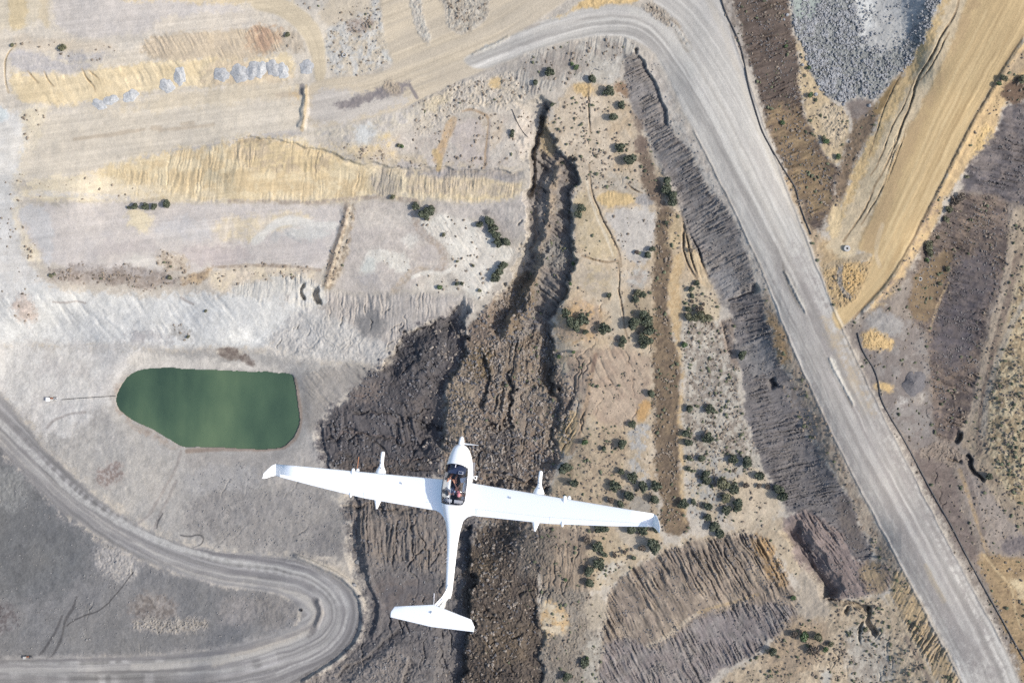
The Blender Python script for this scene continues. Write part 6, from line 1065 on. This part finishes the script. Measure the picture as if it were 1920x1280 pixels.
# small fittings
bm = bmesh.new(); q = [Vector((.60, 1.15, .05)), Vector((.80, 1.22, .02)), Vector((.78, 1.04, .02))]
for a, b in ((0, 1), (1, 2), (0, 2)): bm_tube(bm, [q[a], q[b]], .018, 6)
link('boarding_step', bm, M_GEL, glider)
bm = bmesh.new(); bm_tube(bm, [fpt(y, 1.0+.25*(-y-.4), .004) for y in np.linspace(-.35, -1.25, 10)], .009, 5); link('pinstripe', bm, M_BLUE, glider)
for y, a, l in ((-.16, .72, .16), (-.36, .78, .12)):
    bm = bmesh.new(); bm_tube(bm, [fpt(y-l/2, a, -.012), fpt(y, a, -.006), fpt(y+l/2, a, -.012)], .03, 8); link('air_vent', bm, M_GRYM, glider)
bm = bmesh.new(); bm_tube(bm, [fpt(-2.35, -.5, 0), fpt(-2.42, -.5, .10)], [.012, .008], 6); bm_tube(bm, [fpt(-2.5, -.6, 0), fpt(-2.56, -.6, .08)], [.012, .008], 6); link('tail_antenna', bm, M_GRYM, glider)
for s in (-1, 1):            # engine cowling air intakes, dark slots beside the spinner
    bm = bmesh.new(); bm_box(bm, (s*.15, 2.44, .08), (.11, .05, .06)); link('air_intake', bm, M_BLK, glider, bevel=.01)

# ------------------------------------------------------------------ the two people in the cockpit
M_SKIN = mat('tanned_skin', (.72, .33, .19), .55, noise=(14, .08)); M_SHIRT = mat('patterned_shirt', (.34, .37, .50), .9); M_SHIRT2 = mat('dark_shirt', (.16, .10, .10), .9, noise=(9, .3)); M_SHORT = mat('navy_shorts', (.05, .06, .10), .9)
M_HAIR = mat('grey_brown_hair', (.16, .13, .11), .8); M_CAP = mat('pink_cap', (.62, .20, .22), .8); M_CAPG = mat('pale_grey_cap', (.24, .22, .21), .8); M_PAPER = mat('white_paper_map', (.72, .73, .75), .8); M_KHAKI = mat('khaki_shorts', (.36, .29, .17), .9); M_EYE = mat('eye', (.02, .015, .012), .3); M_LIP = mat('lips', (.40, .14, .11), .5)
t = M_SHIRT.node_tree; vo = t.nodes.new('ShaderNodeTexVoronoi'); vo.inputs['Scale'].default_value = 10; tc = t.nodes.new('ShaderNodeTexCoord'); cr = t.nodes.new('ShaderNodeValToRGB'); cr.color_ramp.elements[0].position = .42; cr.color_ramp.elements[1].position = .5
cr.color_ramp.elements[0].color = (.06, .07, .16, 1); cr.color_ramp.elements[1].color = (.34, .37, .46, 1); t.links.new(tc.outputs['Object'], vo.inputs['Vector']); t.links.new(vo.outputs['Distance'], cr.inputs[0]); t.links.new(cr.outputs[0], t.nodes['Principled BSDF'].inputs['Base Color'])
def skin(name, pts, edges, rads, m, parent, root=0, sub=2):
    me = bpy.data.meshes.new(name); me.from_pydata([tuple(p) for p in pts], edges, []); o = bpy.data.objects.new(name, me); COL.objects.link(o); me.materials.append(m)
    o.modifiers.new('skin', 'SKIN'); 
    for i, v in enumerate(me.skin_vertices[0].data): v.radius = rads[i] if hasattr(rads[i], '__len__') else (rads[i], rads[i]); v.use_root = (i == root)
    o.modifiers['skin'].use_smooth_shade = True; sb = o.modifiers.new('sub', 'SUBSURF'); sb.levels = sub; sb.render_levels = sub; o.parent = parent; return o
def person(sx, label, shirt, shorts, capm, arms, turn=0):
    root = empty('person'); root.matrix_world = PM @ Matrix.Translation((sx, 0, 0)); tag(root, label, 'person', 'people in the cockpit')
    pts = [(0,.56,-.16),(0,.48,.06),(0,.38,.24),(0,.345,.37),(0,.355,.44)]; ed = [(0,1),(1,2),(2,3),(3,4)]; rd = [(.15,.12),(.135,.10),(.165,.11),(.07,.06),(.058,.06)]
    def add(p, par, r): pts.append(p); ed.append((par, len(pts)-1)); rd.append(r); return len(pts)-1
    for k, s in enumerate((-1, 1)):
        sh_ = add((s*.17, .37, .27), 2, .062); el, wr = arms[k]; e = add(el, sh_, .043); w = add(wr, e, .029); d = (Vector(wr)-Vector(el)).normalized(); hd = add(tuple(Vector(wr)+d*.05), w, (.036, .018)); side = Vector((1, 0, 0))
        for f, (o_, L_) in enumerate(((-.033,.060),(-.011,.072),(.011,.068),(.033,.052))):
            b = add(tuple(Vector(wr)+d*.09+side*o_), hd, .0095); c1 = add(tuple(Vector(wr)+d*(.09+L_*.55)+side*o_*1.1+Vector((0, 0, -.012))), b, .009); add(tuple(Vector(wr)+d*(.09+L_*.85)+side*o_*1.1+Vector((0, 0, -.035))), c1, .0078)
        tb = add(tuple(Vector(wr)+d*.045-side*s*.04+Vector((0, 0, -.006))), hd, .011); add(tuple(Vector(wr)+d*.085-side*s*.052+Vector((0, 0, -.018))), tb, .0095)
        hp_ = add((s*.095, .60, -.15), 0, .085); kn = add((s*.13, .99, .06), hp_, .058); cf = add((s*.125, 1.12, -.08), kn, .052); an = add((s*.11, 1.30, -.27), cf, .034); add((s*.11, 1.45, -.28), an, (.038, .03))
    skin('body', pts, ed, rd, M_SKIN, root)
    # clothes: a shirt over torso and upper arms, shorts over hips and thighs, each a closed skin of its own
    P2 = [(0,.555,-.13),(0,.48,.06),(0,.38,.24),(0,.35,.34)]; E2 = [(0,1),(1,2),(2,3)]; R2 = [(.165,.135),(.15,.115),(.18,.125),(.075,.07)]
    for k, s in enumerate((-1, 1)): a0 = Vector((s*.17, .37, .27)); a1 = a0.lerp(Vector(arms[k][0]), .62); P2 += [tuple(a0), tuple(a1)]; n_ = len(P2); E2 += [(2, n_-2), (n_-2, n_-1)]; R2 += [.074, .062]
    skin('shirt', P2, E2, R2, shirt, root)
    P3 = [(0,.57,-.17)]; E3 = []; R3 = [(.165,.13)]
    for s in (-1, 1): P3 += [(s*.095,.60,-.15), (s*.118,.86,-.01)]; n_ = len(P3); E3 += [(0, n_-2), (n_-2, n_-1)]; R3 += [.098, .080]
    skin('shorts', P3, E3, R3, shorts, root)
    bm = bmesh.new(); bmesh.ops.create_uvsphere(bm, u_segments=28, v_segments=20, radius=1); hc = Vector((0, .375, .545)); rt = Matrix.Rotation(turn, 3, 'Z')
    for v in bm.verts:
        c = v.co.copy(); c.x *= .074*(1-.18*max(0, -c.z)); c.y *= .094; c.z *= .112
        if v.co.y > .85 and abs(v.co.x) < .2 and -.35 < v.co.z < .15: c.y += .022
        if v.co.z < -.5 and v.co.y > 0: c.y += .012
        v.co = hc+rt @ c
    hd_ = link('head', bm, M_SKIN, root, True)
    bm = bmesh.new()
    for s in (-1, 1): r_ = bmesh.ops.create_uvsphere(bm, u_segments=8, v_segments=6, radius=.011); bmesh.ops.translate(bm, verts=r_['verts'], vec=hc+rt @ Vector((s*.03, .086, .008)))
    link('eyes', bm, M_EYE, hd_, True); bm = bmesh.new(); bm_tube(bm, [hc+rt @ Vector((-.024, .092, -.055)), hc+rt @ Vector((0, .097, -.054)), hc+rt @ Vector((.024, .092, -.055))], .006, 6); link('mouth', bm, M_LIP, hd_, True)
    bm = bmesh.new()
    for s in (-1, 1): bm_box(bm, hc+rt @ Vector((s*.076, -.005, -.005)), (.014, .034, .055))
    link('ears', bm, M_SKIN, hd_, bevel=.006)
    bm = bmesh.new(); bmesh.ops.create_uvsphere(bm, u_segments=24, v_segments=16, radius=1)
    for v in bm.verts: v.co = hc+rt @ Vector((v.co.x*.080, v.co.y*.099-.006-(.012 if v.co.z < 0 else 0), max(v.co.z, -.55 if v.co.y < .1 else .1)*.114+.008))
    link('hair', bm, M_HAIR, hd_, True)
    bm = bmesh.new(); bmesh.ops.create_uvsphere(bm, u_segments=24, v_segments=12, radius=1)
    for v in bm.verts: v.co = hc+rt @ Vector((v.co.x*.088, v.co.y*.106, max(v.co.z, .28)*.125+.004))
    br = [bm.verts.new(hc+rt @ Vector((.07*math.cos(a), .085+.085*math.sin(a), .038))) for a in np.linspace(0, math.pi, 10)]; bm.faces.new(br); link('cap', bm, capm, hd_, True)
    return root
person(-.26, 'bare legged passenger in patterned blue shirt, on left seat of the cockpit', M_SHIRT, M_SHORT, M_CAPG, [((-.27,.58,.14),(-.17,.86,.22)), ((.25,.60,.12),(.12,.84,.18))])
person(.26, 'pilot in dark shirt and pink cap on right seat of the cockpit', M_SHIRT2, M_KHAKI, M_CAP, [((-.25,.58,.12),(-.06,.84,.14)), ((.24,.60,.12),(.14,.82,.18))], .2)
bm = bmesh.new(); bm_box(bm, (.29, .99, .19), (.32, .20, .012), Matrix.Rotation(.3, 4, 'Z')); o = link('paper_map', bm, M_PAPER); o.matrix_world = PM; tag(o, 'white paper map lying on the knees of the pilot', 'map')
